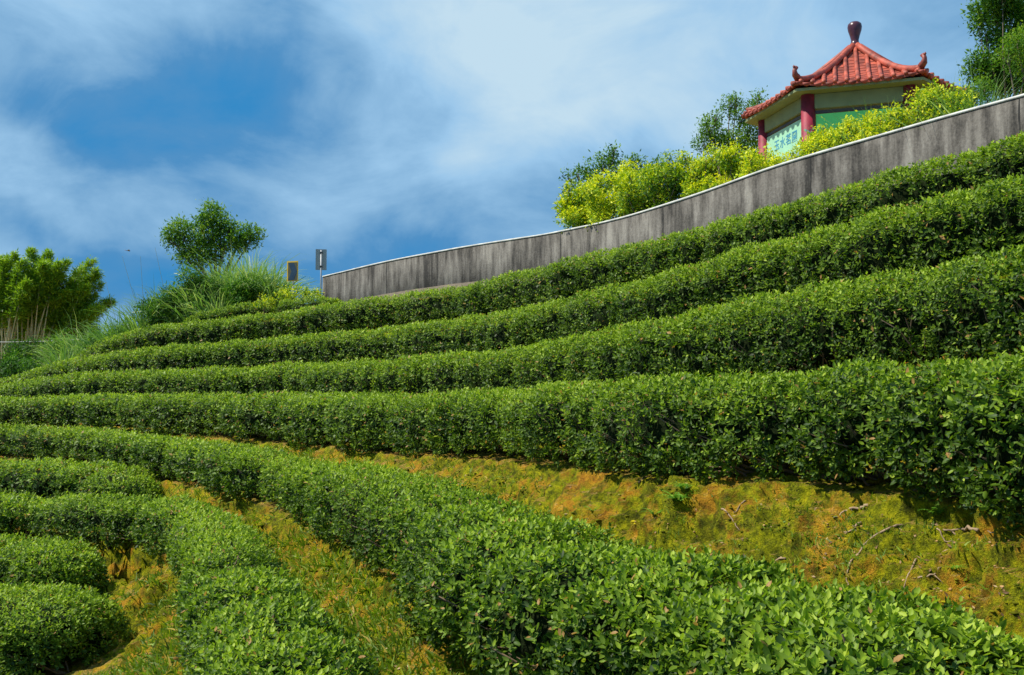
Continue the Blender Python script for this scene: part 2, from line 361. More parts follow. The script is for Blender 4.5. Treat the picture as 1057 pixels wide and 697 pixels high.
# ------------------------------------------------------------------ tea hedges
def section(th, w, h):
    """rounded mushroom profile of a clipped tea hedge, th from -28 to 208 degrees"""
    c, s = np.cos(th), np.sin(th)
    ca = np.sign(c) * np.abs(c) ** .84; sa = np.sign(s) * np.abs(s) ** .80
    ca = np.where(s < 0, np.sign(c) * np.abs(c) ** .40, ca)
    a = w / 2 * ca; zc = .50 * h
    b = np.where(sa > 0, zc + (h - zc) * sa, zc + .50 * h * sa)
    return a, b
def hedge(key, label, cat='tea hedge', s0=0.0, s1=None, group='clipped tea hedges on the terraces', wmul=1.0, hmul=1.0, dens=1.0, blunt0=.45, blunt1=.45, pull=0.0):
    r = ROWS[key]; c = r['c']; n2 = normals(c); t2 = tangents(c)
    seg = .05; tot = (len(c) - 1) * seg
    if s1 is None: s1 = tot
    if s1 < 0: s1 = tot + s1
    i0, i1 = int(s0 / seg), min(len(c) - 1, int(s1 / seg))
    base = np.array([c[i0:i1, 0].mean(), c[i0:i1, 1].mean(), 0]); base[2] = gz(base[0], base[1])
    root = thing('tea_hedge', label, cat, base, group)
    L = (i1 - i0) * seg
    def frame(s):
        i = np.clip(i0 + s / seg, 0, len(c) - 1.001); k = i.astype(int); f = (i - k)[:, None]
        cc = c[k] * (1 - f) + c[np.minimum(k + 1, len(c) - 1)] * f
        nn = norm(n2[k] * (1 - f) + n2[np.minimum(k + 1, len(c) - 1)] * f)
        tt = norm(t2[k]); w = r['w'][k] * wmul
        # individual bushes along the row: soft notches between neighbours
        e0 = np.clip(s / blunt0, 0, 1); e1 = np.clip((L - s) / blunt1, 0, 1)
        end = np.sqrt(np.clip(1 - (1 - e0) ** 2, 0, 1)) * np.sqrt(np.clip(1 - (1 - e1) ** 2, 0, 1))
        return cc, nn, tt, w, end
    sd = abs(hash_key(key)) % 97 + int(s0)
    def surf(s, th, shrink=0.0):
        cc, nn, tt, w, end = frame(s)
        hh = r['h'] * hmul
        wob = 1 + .16 * vnoise(np.stack([s, s * 0, s * 0 + sd], 1), .8, sd)
        wv = (w * wob) * (.03 + .97 * end); hv = hh
        a, b = section(th, wv, hv)
        b = .42 * hh + (b - .42 * hh) * (.12 + .88 * end)
        zb = cc[:, 2] - r['h']
        nv = np.stack([nn[:, 0] * np.cos(th), nn[:, 1] * np.cos(th), np.sin(th)], 1)
        p = np.stack([cc[:, 0] + nn[:, 0] * a, cc[:, 1] + nn[:, 1] * a, zb + b], 1)
        q = p.copy()
        side = 1 - np.clip(np.sin(th), 0, 1) * .72            # tops are clipped flat, sides are lumpy
        bump = fbm(q, .9, 2, sd) * .13 + fbm(q, .26, 2, sd + 5) * .070
        # single bushes planted side by side: a rounded swelling each, a notch where two meet
        ph = s / .74 + .8 * vnoise(np.stack([s, s * 0, s * 0 + sd + 3], 1), 1.5, sd + 2)
        notch = np.abs(np.sin(np.pi * ph)) ** .6 - .72
        bump = bump + notch * .085
        p = p + nv * (bump * side + fbm(q, .5, 2, sd + 8) * .045 + notch * .045)[:, None] - nv * shrink
        return p, nv, tt, cc
    # added dark hull that blocks light inside the hedge
    ns = max(8, int(L / .12)); nth = 18
    ss = np.linspace(.22, L - .22, ns); tt_ = np.linspace(R(-62), R(242), nth)
    S_, T_ = np.meshgrid(ss, tt_, indexing='ij')
    p, _, _, _ = surf(S_.ravel(), T_.ravel(), .15)
    p = p + rand_dirs(len(p)) * .02
    ii = (np.arange(ns - 1)[:, None] * nth + np.arange(nth - 1)[None, :]).ravel()
    q = np.stack([ii, ii + 1, ii + nth + 1, ii + nth], 1).ravel()
    caps = list(range(nth)) + [(ns - 1) * nth + k for k in range(nth)][::-1]
    bottom = np.stack([np.arange(ns - 1) * nth, (np.arange(ns - 1) + 1) * nth, (np.arange(ns - 1) + 1) * nth + nth - 1, np.arange(ns - 1) * nth + nth - 1], 1).ravel()
    core = (p, np.concatenate([q, bottom, caps]), np.concatenate([np.full(len(ii) + ns - 1, 4), [nth, nth]]))
    # shoots with leaves
    w_m = float(np.mean(r['w'][i0:i1])) * wmul
    per = (w_m + 2 * r['h']) * .92
    nch = max(1, int(L / .5)); sets = []
    edges = np.linspace(0, L, nch + 1)
    pm, _, _, _ = surf((edges[:-1] + edges[1:]) / 2, np.full(nch, R(80)))
    for j in range(nch):
        d = float(np.linalg.norm(pm[j]))
        rho = 1080 * (5 / max(d, 4.2)) ** .95 * dens              # shoots per square metre
        n = int(rho * per * (edges[1] - edges[0]))
        ll = .044 * max(1, d / 6.5) ** .46
        ne = int(n * .8) if (j == 0 or j == nch - 1) else 0
        s = rng.uniform(edges[j], edges[j + 1], n + ne); th = rng.uniform(R(-60), R(240), n + ne)
        if j == 0: s[n:] = .45 * rng.uniform(0, 1, ne) ** 2
        elif j == nch - 1: s[n:] = L - .45 * rng.uniform(0, 1, ne) ** 2
        n += ne
        # end faces get leaves too
        p, nv, tt, cc = surf(s, th)
        e = 1 - frame(s)[4]
        sgn = np.where(s < L / 2, -1.0, 1.0)
        nv = norm(nv + np.column_stack([tt * (sgn * e * 1.4)[:, None], np.zeros(n)]))
        dep = np.where(rng.uniform(size=n) < .3, rng.uniform(.04, .15, n), rng.exponential(.028, n) - .025)
        dep = np.where(rng.uniform(size=n) < .025, -rng.uniform(.03, .085, n), dep)
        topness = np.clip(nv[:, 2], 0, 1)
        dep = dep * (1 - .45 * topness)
        clump = fbm(p, .16, 2, sd + 21)
        keep = clump > -.42 - .5 * topness                      # small dark gaps between sprays
        p = p - nv * (dep + np.clip(-clump, 0, 1) * .06 * (1 - topness))[:, None]
        p, nv, topness, dep = p[keep], nv[keep], topness[keep], dep[keep]; n = len(p)
        sdir = norm(nv * .75 + np.array([0, 0, .55]) + rng.normal(size=(n, 3)) * .42)
        m = 5; phi0 = rng.uniform(0, 6.28, n)
        a1 = norm(np.cross(sdir, rand_dirs(n))); a2 = np.cross(sdir, a1)
        tone = rng.normal(0, .07, n) + .10 * fbm(p, .7, 2, sd + 40); bsz = 1 + .22 * vnoise(p, .9, sd + 50)
        tpl = T8 if d < 7.5 else (T5 if d < 13 else T4)
        for k in range(m):
            ph = phi0 + k * 2.4
            rad = a1 * np.cos(ph)[:, None] + a2 * np.sin(ph)[:, None]
            up = .25 + .22 * k
            ax = norm(rad + sdir * up + rng.normal(size=(n, 3)) * .18)
            nn = norm(sdir - rad * .35 + np.array([0, 0, .35]) + rng.normal(size=(n, 3)) * .2)
            sz = ll * bsz * rng.uniform(.62, 1.18, n) * (1.12 - .11 * k)
            pos = p + sdir * (ll * (.10 + .26 * k) - ll * .5)[..., None] if np.ndim(ll) else p + sdir * (ll * (.10 + .26 * k) - ll * .5)
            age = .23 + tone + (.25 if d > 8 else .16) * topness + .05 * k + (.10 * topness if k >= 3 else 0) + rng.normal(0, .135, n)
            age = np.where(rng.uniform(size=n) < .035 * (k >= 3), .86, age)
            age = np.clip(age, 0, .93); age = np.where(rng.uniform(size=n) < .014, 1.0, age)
            sets.append(leaves(pos, ax, nn, sz, sz * rng.uniform(.52, .68, n), age, tpl))
    V, FF, TT, AG = join_sets(sets)
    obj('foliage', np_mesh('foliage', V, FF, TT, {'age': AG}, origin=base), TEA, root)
    # stems between ground and foliage, sticking out a little in places
    mb = MB(); x = .15
    while x < L - .1:
        cc, nn, tt, w, end = frame(np.array([x]))
        g0 = Vector((cc[0, 0] + rng.uniform(-.1, .1), cc[0, 1] + rng.uniform(-.1, .1), 0)); g0.z = gz(g0.x, g0.y) - .03
        d = g0.length
        for k in range(9 if d < 9 else 4):
            th = math.radians(random.choice([random.uniform(120, 225), random.uniform(150, 235), random.uniform(-45, 120)]))
            e, _, _, _ = surf(np.array([np.clip(x + rng.uniform(-.3, .3), .05, L - .05)]), np.array([th]), random.choice([.05, .03, .0, -.02]))
            e = Vector(e[0]); m1 = g0.lerp(e, .45) + Vector((rng.uniform(-.05, .05), rng.uniform(-.05, .05), rng.uniform(-.06, .02)))
            m2 = g0.lerp(e, .75) + Vector((rng.uniform(-.04, .04), rng.uniform(-.04, .04), rng.uniform(-.02, .04)))
            rr = random.uniform(.005, .010)
            mb.tube([g0, m1, m2, e], [rr * 1.3, rr, rr * .7, rr * .4], 4, False)
        x += random.uniform(.16, .3) if d < 9 else random.uniform(.4, .7)
    ff = np.concatenate([np.array(f) for f in mb.f]); ft = np.array([len(f) for f in mb.f])
    me = np_mesh('branches_and_hull', np.concatenate([core[0], np.array(mb.v)]), np.concatenate([core[1], ff + len(core[0])]), np.concatenate([core[2], ft]), origin=base)
    mi = np.zeros(len(me.polygons), np.int32); mi[len(core[2]):] = 1
    o = obj('branches_and_hull', me, CORE, root); me.materials.append(TWIG); me.polygons.foreach_set('material_index', mi)
    return root
def hash_key(k):
    return sum(ord(ch) * (i + 3) * 7 for i, ch in enumerate(k))
HED = []
def mark(key, s0=0.0, s1=None):
    r = ROWS[key]; c = r['c']; i0 = int(s0 / .05); i1 = len(c) if s1 is None else int(s1 / .05)
    HED.append((c[i0:i1:3, :2], r['w'][i0:i1:3]))
def s_at(key, px):
    """length along a row where it crosses a given column of the photograph"""
    c = ROWS[key]['c']; u = c[:, 0] / c[:, 1]; t = (px - CX) / F
    return float(np.argmin(np.abs(u - t)) * .05)
hedge('r1', 'uppermost long tea hedge, running just below the grey concrete wall')
hedge('r2', 'second long tea hedge counting down from the concrete wall')
g3 = s_at('r3', 253)
hedge('r3', 'left piece of the third hedge below the wall, ending at a gap showing bare soil', s1=g3 - .12, blunt1=.3)
hedge('r3', 'right piece of the third hedge below the wall, with bare twigs showing at its right', s0=g3 + .05, blunt0=.3)
hedge('r4', 'long tea hedge at eye height above the mossy clay bank with exposed roots')
g5 = s_at('r5', 352)
hedge('r5', 'hedge sweeping from the left edge to the near hedge, below the eye height row', s1=g5 + .02, blunt1=.6, wmul=.95, hmul=.95)
hedge('r5', 'nearest big tea hedge crossing the bottom right below the mossy bank', s0=g5 + .02, wmul=1.16, hmul=1.13, blunt0=.55)
hedge('r6', 'short tea hedge at the left ending where the dirt path begins, upper of two such')
g7 = s_at('r7', 268)
c7 = ROWS['r7']['c']
g7b = float(np.argmin(np.abs(c7[:, 1] - 7.0)) * .05)
hedge('r7', 'tea hedge curving from the left edge round towards the viewer between two dirt paths', s1=g7b - .03, blunt1=.6)
hedge('r7', 'broad leafy tea hedge at the bottom left centre between two dirt paths', s0=g7b + .03, blunt0=.6, wmul=1.08, hmul=1.10)
hedge('r8', 'short stubby tea hedge at the left with bare stems at its right end')
hedge('r9', 'large tea hedge in the bottom left corner beside the bare dirt path', blunt1=.5)
hedge('ra', 'small tea hedge below the tall grass and chevron sign', hmul=1.0)
hedge('rb', 'smallest tea hedge, at the left foot of the concrete wall')
for k in ROWS: mark(k)
HC = np.concatenate([h[0] for h in HED]); HW = np.concatenate([h[1] for h in HED])
def in_hedge(xy, margin=.0):
    out = np.zeros(len(xy), bool)
    for i in range(0, len(xy), 2000):
        q = xy[i:i + 2000]
        d2 = ((q[:, None, :] - HC[None]) ** 2).sum(2)
        out[i:i + 2000] = (d2 < (HW[None] / 2 + margin) ** 2).any(1)
    return out

# ------------------------------------------------------------------ grass and moss on banks and paths
def blades(pos, dirs, length, width, age, segs=3, droop=.6):
    """bent strips; dirs = starting direction"""
    n = len(pos); k = segs + 1
    side = norm(np.cross(dirs, rand_dirs(n)))
    V = np.zeros((n, k * 2 - 1, 3)); p = pos.copy(); d = dirs.copy()
    for i in range(k):
        wd = width * (1 - (i / segs) ** 1.5) * .5
        if i < segs:
            V[:, 2 * i] = p - side * wd[:, None]; V[:, 2 * i + 1] = p + side * wd[:, None]
        else: V[:, 2 * i] = p
        p = p + d * (length / segs)[:, None]
        d = norm(d + np.array([0, 0, -1]) * (droop * (i + 1) / segs) * 1.0)
    f = []; t = []
    for i in range(segs - 1):
        f += [2 * i, 2 * i + 1, 2 * i + 3, 2 * i + 2]; t.append(4)
    f += [2 * segs - 2, 2 * segs - 1, 2 * segs]; t.append(3)
    FF = (np.array(f)[None] + (np.arange(n) * (2 * k - 1))[:, None]).ravel()
    return V.reshape(-1, 3), FF, np.tile(t, n), np.repeat(age, 2 * k - 1)
def scatter(n, ulo, uhi, ylo, yhi, margin=-.05):
    y = np.sqrt(rng.uniform(ylo ** 2, yhi ** 2, n)) if yhi < 12 else np.exp(rng.uniform(np.log(ylo), np.log(yhi), n))
    u = rng.uniform(ulo, uhi, n); xy = np.stack([u * y, y], 1)
    xy = xy[~in_hedge(xy, margin)]
    pts = []; nn = []
    for x, y in xy:
        a, b = gzn(x, y); pts.append(a[:]); nn.append(b[:])
    return np.array(pts), np.array(nn)
sets = []
pts, nn = scatter(60000, -.62, .62, 3.0, 19)
nn[nn[:, 2] < 0] *= -1
wallside = pts[:, 2] < 0.2
pts, nn = pts[wallside], nn[wallside]
m = fbm(pts, .9, 3, 77)
left = np.clip((.08 - pts[:, 0] / pts[:, 1]) * 4, 0, 1)                # banks on the left are grassier
keep = m + .10 + .42 * left > rng.uniform(.0, .75, len(pts)) - .12
pg, ng = pts[keep], nn[keep]
for rep in range(5):
    n = len(pg)
    q = pg + np.column_stack([rng.normal(0, .03, (n, 2)), np.zeros(n)]); q[:, 2] -= .012
    lf = np.clip((.08 - pg[:, 0] / pg[:, 1]) * 4, .0, 1)
    L_ = rng.uniform(.018, .05, n) * (1 + 1.3 * lf) * np.maximum(1, pg[:, 1] / 12)
    ag = np.clip(.36 + .28 * fbm(q, .5, 2, 80) + rng.normal(0, .13, n), 0, .97); ag = np.where(rng.uniform(size=n) < .07, 1.0, ag)
    sets.append(blades(q, norm(ng * .7 + rng.normal(size=(n, 3)) * .55 + np.array([0, 0, .4])), L_, L_ * .16 + .002, ag, 2, .7))
V, FF, TT, AG = join_sets(sets)
tag(obj('bank_grass', np_mesh('bank_grass', V, FF, TT, {'age': AG}), TURF), 'short yellow green grass and moss on the clay banks', 'grass', kind='stuff')

# leaf litter: brown fallen leaves on the paths
pl, nl = scatter(9000, -.5, .62, 3.2, 14, -.02)
sel = (pl[:, 2] < 0) ; pl, nl = pl[sel][:3600], nl[sel][:3600]
n = len(pl); nl[nl[:, 2] < 0] *= -1
LIT = leaf_mat('fallen_leaf', [(0, (.10, .05, .02)), (.5, (.28, .15, .06)), (1, (.50, .36, .18))], .7, .1)
ax = norm(np.cross(nl, rand_dirs(n)) + nl * .15)
V, FF, TT, AG = leaves(pl + nl * .006, ax, norm(nl + rng.normal(size=(n, 3)) * .3), rng.uniform(.015, .034, n), rng.uniform(.008, .016, n), rng.uniform(0, 1, n), T5)
tag(obj('leaf_litter', np_mesh('leaf_litter', V, FF, TT, {'age': AG}), LIT), 'dry brown fallen tea leaves on soil', 'leaf litter', kind='stuff')

# small lumps of clay and stones on the banks
ROCK = plain('clay_lump', (.46, .27, .10), .95, .35, 30, bump=.6)
ps, ns_ = scatter(2600, -.5, .60, 3.2, 12, .0)
sets = []
ico = []
for k in range(10):
    a = k * 2.399; z = 1 - 2 * (k + .5) / 10; ico.append((math.sqrt(1 - z * z) * math.cos(a), math.sqrt(1 - z * z) * math.sin(a), z))
import bmesh
bm = bmesh.new(); bmesh.ops.create_icosphere(bm, subdivisions=2, radius=1)
iv = np.array([v.co[:] for v in bm.verts]); bm.verts.index_update(); iff = np.array([[v.index for v in f.verts] for f in bm.faces]); bm.free()
Vs = []; Fs = []; o = 0
for p in ps[ps[:, 2] < 0][:1100]:
    s = rng.uniform(.003, .010) if rng.uniform() < .96 else rng.uniform(.012, .02)
    v = iv * np.array([1, rng.uniform(.6, 1), rng.uniform(.4, .8)]) * (1 + .35 * vnoise(iv * 1.0 + p * 13, .7, 5))[:, None] * s
    a = rng.uniform(0, 6.28); ca, sa = math.cos(a), math.sin(a)
    v = v @ np.array([[ca, sa, 0], [-sa, ca, 0], [0, 0, 1]]) + p
    Vs.append(v); Fs.append(iff + o); o += len(v)
Fs = np.concatenate(Fs)
tag(obj('clay_crumbs', np_mesh('clay_crumbs', np.concatenate(Vs), Fs, np.full(len(Fs), 3), smooth=True), ROCK), 'crumbs of ochre clay and small stones on the banks', 'soil crumbs', kind='stuff')

MOSS = leaf_mat('moss_cushion', [(0, (.03, .035, .004)), (.35, (.12, .125, .006)), (.6, (.30, .27, .008)), (.8, (.55, .42, .015)), (.86, (.62, .32, .05)), (1, (.74, .50, .20))], .95, .12, spec=.1)
pm, nm = scatter(30000, -.30, .60, 3.3, 11, .03)
sel = (pm[:, 2] < -.45); pm, nm = pm[sel], nm[sel]; nm[nm[:, 2] < 0] *= -1
cl_ = fbm(pm, .30, 3, 91); sel = cl_ + .12 > rng.uniform(-.25, .45, len(pm)); pm, nm, cl_ = pm[sel][:9000], nm[sel][:9000], cl_[sel][:9000]
bm = bmesh.new(); bmesh.ops.create_icosphere(bm, subdivisions=2, radius=1)
iv = np.array([v.co[:] for v in bm.verts]); bm.verts.index_update(); iff = np.array([[v.index for v in f.verts] for f in bm.faces]); bm.free()
n = len(pm); sz = rng.uniform(.004, .014, n) * np.clip(pm[:, 1] / 6, .8, 1.3)
ab = np.clip(.38 + .5 * fbm(pm, .45, 3, 95) + rng.normal(0, .10, n), 0, .78)
dv = iv[None] * np.stack([rng.uniform(.8, 1.5, n), rng.uniform(.8, 1.5, n), rng.uniform(.35, .7, n)], 1)[:, None, :]
pv = (dv * sz[:, None, None]) + pm[:, None, :]
rough_ = 1 + .45 * vnoise(pv.reshape(-1, 3), .011, 7).reshape(n, -1)
pv = pm[:, None, :] + dv * sz[:, None, None] * rough_[..., None] - nm[:, None, :] * (sz * .2)[:, None, None]
FFm = (iff[None] + (np.arange(n) * len(iv))[:, None, None]).reshape(-1, 3)
tag(obj('moss', np_mesh('moss', pv.reshape(-1, 3), FFm, np.full(len(FFm), 3), {'age': np.repeat(ab, len(iv))}, smooth=True), MOSS), 'lumpy olive and yellow moss cushions on the clay bank', 'moss', kind='stuff')

# ------------------------------------------------------------------ exposed roots on the bank under the eye height hedge
ROOT = plain('root_bark', (.32, .22, .13), .8, .35, 30, bump=.4)
def hit(px, py):
    """where the sight line of a photograph pixel meets the bank"""
    v = Vector(P(px, py, 1.0)).normalized(); h = GB.ray_cast(Vector((0, 0, 0)), v)
    return (h[0], h[1]) if h[0] is not None else None
roots = [([(934,537),(916,547),(893,562),(879,580),(874,597),(877,610)], .0065, 'long thin curved root arching down the mossy bank'),
         ([(898,512),(886,525),(872,528),(860,536)], .009, 'thick short root just under the hedge at the bank top'),
         ([(889,536),(882,545),(872,550)], .007, 'pale forked root tip below the thick root'),
         ([(946,573),(941,588),(934,602),(931,618)], .005, 'thin straight root between two bare clay patches'),
         ([(948,604),(964,592),(972,586)], .005, 'small tilted root beside the orange clay patch'),
         ([(811,576),(797,582),(793,595)], .006, 'short hooked root at the lower edge of the bank'),
         ([(745,527),(756,537),(764,548)], .006, 'stubby pale root near the dark hedge base'),
         ([(770,515),(762,524),(757,530)], .005, 'little root stub at the bank top, right of the ferns'),
         ([(1010,536),(992,540),(975,548),(962,541)], .008, 'thick root lying along the bank top at the right'),
         ([(1057,536),(1038,533),(1020,540)], .006, 'root running out at the right edge under the hedge'),
         ([(660,500),(668,492),(680,486)], .006, 'grey root poking from under the hedge above the bright clay'),
         ([(968,552),(975,560),(990,556)], .004, 'wiry root curl in the shadow at the bank top')]
for pl_, rr, lab in roots:
    q = []
    for a in pl_:
        h = hit(*a)
        if h: q.append(h[0] + h[1] * rr * .9 * (1 if h[1].y < 0 or h[1].z > 0 else -1))
    if len(q) < 2: continue
    # refine so that it hugs the ground
    fine = []
    for i in range(len(q) - 1):
        for k in range(5): fine.append(q[i].lerp(q[i + 1], k / 5) + Vector((random.uniform(-1, 1), random.uniform(-1, 1), random.uniform(-1, 1))) * rr * .6)
    fine.append(q[-1])
    zz = [gz(v.x, v.y) for v in fine]; zz = [sum(zz[max(0, i_ - 2):i_ + 3]) / len(zz[max(0, i_ - 2):i_ + 3]) for i_ in range(len(zz))]
    fine = [Vector((v.x, v.y, zz[i_] + rr * (.8 + .4 * math.sin(i_ * .9)))) for i_, v in enumerate(fine)]
    mb = MB(); nf = len(fine)
    mb.tube(fine, [rr * (1.1 - .75 * i / nf) for i in range(nf)], 7)
    if nf > 10:
        j = nf // 2; b = fine[j]
        mb.tube([b, b + Vector((.03, -.01, -.03)), b + Vector((.05, -.02, -.075))], [rr * .6, rr * .4, rr * .2], 5)
    o = mb.build('tree_root', ROOT, None, True, fine[0]); o.location = fine[0]
    tag(o, lab, 'root', 'exposed roots on the mossy bank')

# ------------------------------------------------------------------ generic leafy plants
def cloud(blobs, rho, leaf, width=.45, age0=.45, agev=.18, upb=.3, tpl=T4, shell=.55, toplight=.25, seed=1):
    """leaf clumps: blobs = (centre, radius xyz); leaves gathered in small sprays so that gaps stay open"""
    sets = []
    for c, r in blobs:
        c = np.array(c, float); r = np.array(r, float) * np.ones(3)
        n = int(rho * r.prod() ** (2 / 3) * 95)
        nsp = max(6, n // 7)
        d = rand_dirs(nsp); rad = rng.uniform(shell, 1.12, nsp) ** .8
        sp = c + d * r * (rad * (1 + .28 * vnoise(d + c, .6, seed)))[:, None]
        tone = rng.normal(0, .09, nsp)
        idx = rng.integers(0, nsp, n)
        p = sp[idx] + rng.normal(size=(n, 3)) * leaf * .85
        ax = norm(d[idx] * .7 + rng.normal(size=(n, 3)) * .7 + np.array([0, 0, -.05]))
        nn = norm(np.array([0, 0, 1.0]) * .8 + d[idx] * .5 + rng.normal(size=(n, 3)) * .5)
        L_ = leaf * rng.uniform(.6, 1.25, n)
        ag = np.clip(age0 + tone[idx] + toplight * (d[idx, 2]) + rng.normal(0, agev, n), 0, 1)  # toplight paints upward leaves lighter and undersides darker, as if lit from above
        sets.append(leaves(p, ax, nn, L_, L_ * width * rng.uniform(.8, 1.2, n), ag, tpl))
    return sets
def put(name, sets, mat, root):
    V, FF, TT, AG = join_sets(sets)
    return obj(name, np_mesh(name, V, FF, TT, {'age': AG}, origin=np.array(root.location)), mat, root)
def tree(label, base, clusters, mat=TREE, leaf=.09, rho=150, trunk_r=.08, name='broadleaf_tree', cat='tree', group=None, age0=.42, toplight=.25, width=.45, trunks=1):
    root = thing(name, label, cat, base, group)
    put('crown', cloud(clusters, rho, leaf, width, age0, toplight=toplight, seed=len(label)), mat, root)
    mb = MB(); b = Vector([float(k) for k in base]) - Vector((0, 0, .1))
    top = Vector(np.mean([c for c, r in clusters], 0).tolist()); 
    fork = b.lerp(top, .45)
    fork += Vector((random.uniform(-.1, .1), random.uniform(-.1, .1), 0))
    mb.tube([b, b.lerp(fork, .5) + Vector((.03, 0, 0)), fork], [trunk_r, trunk_r * .8, trunk_r * .65], 8)
    for c, r in clusters:
        c = Vector([float(k) for k in c]); m1 = fork.lerp(c, .5) + Vector((random.uniform(-.1, .1), random.uniform(-.1, .1), -.05))
        mb.tube([fork, m1, c], [trunk_r * .5, trunk_r * .3, trunk_r * .12], 5)
        for k in range(5):
            e = c + Vector(rand_dirs(1)[0].tolist()) * float(np.mean(r)) * .85
            mb.tube([c.lerp(m1, .3), c.lerp(e, .5), e], [trunk_r * .14, trunk_r * .1, trunk_r * .04], 4, False)
    mb.build('trunk', BARK, root, True, root.location)
    return root
def blob(px, py, rp, d, sx=1.0, sz=1.0, dep=1.0):
    r = rp * d / F
    return (P(px, py, d + rng.uniform(-.5, .5) * r * 2), (r * sx, r * dep, r * sz))
def base_at(px, d):
    x = (px - CX) / F * d; return (x, d, ground_z(x, d))

tree('round crowned broadleaf tree rising above the tall grass at the left', base_at(222, 33),
     [blob(b[0], b[1] + 3, b[2] * .86, 33) for b in [(217,217,12),(228,226,10),(186,236,14),(197,250,14),(176,244,8),(214,240,12),(232,243,13),(250,240,11),(262,240,9),(205,262,11),(246,248,10),(190,262,9),(222,258,12),(238,232,8),(208,228,8)]],
     leaf=.13, rho=75, trunk_r=.11, age0=.66)
tree('dark loose tree beyond the left corner of the pavilion', base_at(750, 34),
     [blob(*b, 34) for b in [(735,135,11),(727,148,9),(745,150,12),(738,122,6),(730,128,5),(758,146,11),(765,118,9),(753,108,7),(760,104,5),(780,112,8),(783,100,5),(775,135,12),(788,150,13),(770,155,10),(800,120,12)]],
     leaf=.12, rho=58, trunk_r=.10, age0=.6)
tree('dark green tree cut by the right edge, above the wall', base_at(1046, 17),
     [blob(*b, 17.5) for b in [(1030,8,16),(1012,10,9),(1010,24,7),(1020,38,8),(1044,22,18),(1035,-12,18),(1062,0,20),(1048,45,17),(1012,62,10),(1006,74,9),(1020,72,12),(1032,58,12),(1075,25,22),(1070,60,26),(1045,78,18),(1028,84,13),(1085,-10,18),(1095,45,20)]],
     leaf=.085, rho=200, trunk_r=.035, age0=.52)
tree('light green bush on the wall top at the right edge', base_at(1056, 15.2),
     [blob(*b, 15.0) for b in [(1050,45,14),(1062,38,14),(1040,58,10),(1058,65,16),(1080,60,20),(1075,35,14)]],
     leaf=.06, rho=130, trunk_r=.05, age0=.78, name='leafy_bush', cat='bush')
tree('dark bushy tree poking out above the leftmost golden shrub', base_at(632, 24),
     [blob(*b, 23.5) for b in [(628,162,7),(634,155,4),(622,170,9),(606,176,7),(596,180,5),(586,183,3.5),(612,186,9),(636,172,8),(618,195,10),(598,196,7),(588,198,5),(640,185,10)]],
     leaf=.10, rho=80, trunk_r=.06, age0=.55)
tree('grey green sapling tips between two golden shrubs', base_at(674, 24.5),
     [blob(*b, 24) for b in [(675,172,5),(679,168,3),(668,178,5),(658,172,7),(655,165,5),(649,172,6)]],
     leaf=.09, rho=90, trunk_r=.04, age0=.45, name='sapling')

tree('mid green bush filling the gap between the golden shrubs and the right edge tree', base_at(1004, 16.0),
     [blob(*b, 16.0) for b in [(1000,98,8),(1010,92,9),(994,104,7),(1020,96,9),(1005,106,8),(1016,86,7)]],
     leaf=.06, rho=150, trunk_r=.03, age0=.62, name='leafy_bush', cat='bush')

# golden shrubs behind the wall
def wall_d(px):
    u = wall_top[:, 0] / wall_top[:, 1]; return float(np.interp((px - CX) / F, u, wall_top[:, 1]))
shr = [(600,212,20,'leftmost golden leaved shrub drooping over the wall top',.56),(634,200,25,'big round golden shrub in front of the dark bushy tree',.62),
       (663,198,19,'golden shrub with a deep shaded middle, second to the right of the dark tree',.5),(692,185,22,'greener upright shrub with a pointed tip',.36),
       (722,182,20,'low golden shrub left of the tree beyond the pavilion',.52),(752,172,19,'golden shrub under the dark loose tree',.58),
       (785,170,15,'golden shrub at the foot of the left pavilion column',.60),(813,172,13,'golden shrub below the pale green signboard',.66),
       (847,148,16,'golden shrub at the foot of the pavilion column with painted marks',.68),(880,141,16,'golden shrub in front of the green banner',.66),
       (912,131,15,'golden shrub at the right of the green banner',.62),(928,126,13,'golden shrub left of the tall one by the right pavilion column',.6),(961,104,14,'tall golden shrub hiding the right pavilion column',.6),
       (986,106,12,'golden shrub among tall grass right of the pavilion',.55)]
for px, py, rp, lab, ag in shr:
    d = wall_d(px) + .85
    bl = []
    gzb = base_at(px, d)
    for k in range(22):
        ax_, ay_ = rng.uniform(-1, 1), rng.uniform(-.55, 1.35)
        bl.append(blob(px + ax_ * rp * 1.05, py + ay_ * rp * (1 - .15 * abs(ax_)), rp * rng.uniform(.30, .44), d + rng.uniform(-.35, .45)))
    for k in range(5):
        bl.append(blob(px + rng.uniform(-.9, .9) * rp, py - rp * rng.uniform(.45, 1.0), rp * rng.uniform(.14, .22), d + rng.uniform(-.3, .3), sz=1.5))
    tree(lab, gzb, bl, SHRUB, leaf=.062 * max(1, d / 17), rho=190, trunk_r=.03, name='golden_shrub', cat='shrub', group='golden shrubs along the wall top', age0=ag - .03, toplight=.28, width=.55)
for px, py, rp, lab in [(300,306,9,'low yellow green weed bush under the chevron sign'),(322,306,8,'low yellow green bush at the foot of the grey sign pole'),(275,312,7,'yellow green weed patch between the two small tea hedges')]:
    d = 27.2
    bl = [blob(px + rng.uniform(-1, 1) * rp, py + rng.uniform(-.8, .8) * rp, rp * rng.uniform(.35, .5), d + rng.uniform(-.2, .2)) for k in range(9)]
    tree(lab, base_at(px, d), bl, SHRUB, leaf=.08, rho=120, trunk_r=.015, name='weed_bush', cat='bush', group='yellow green bushes by the road signs', age0=.5, width=.4)

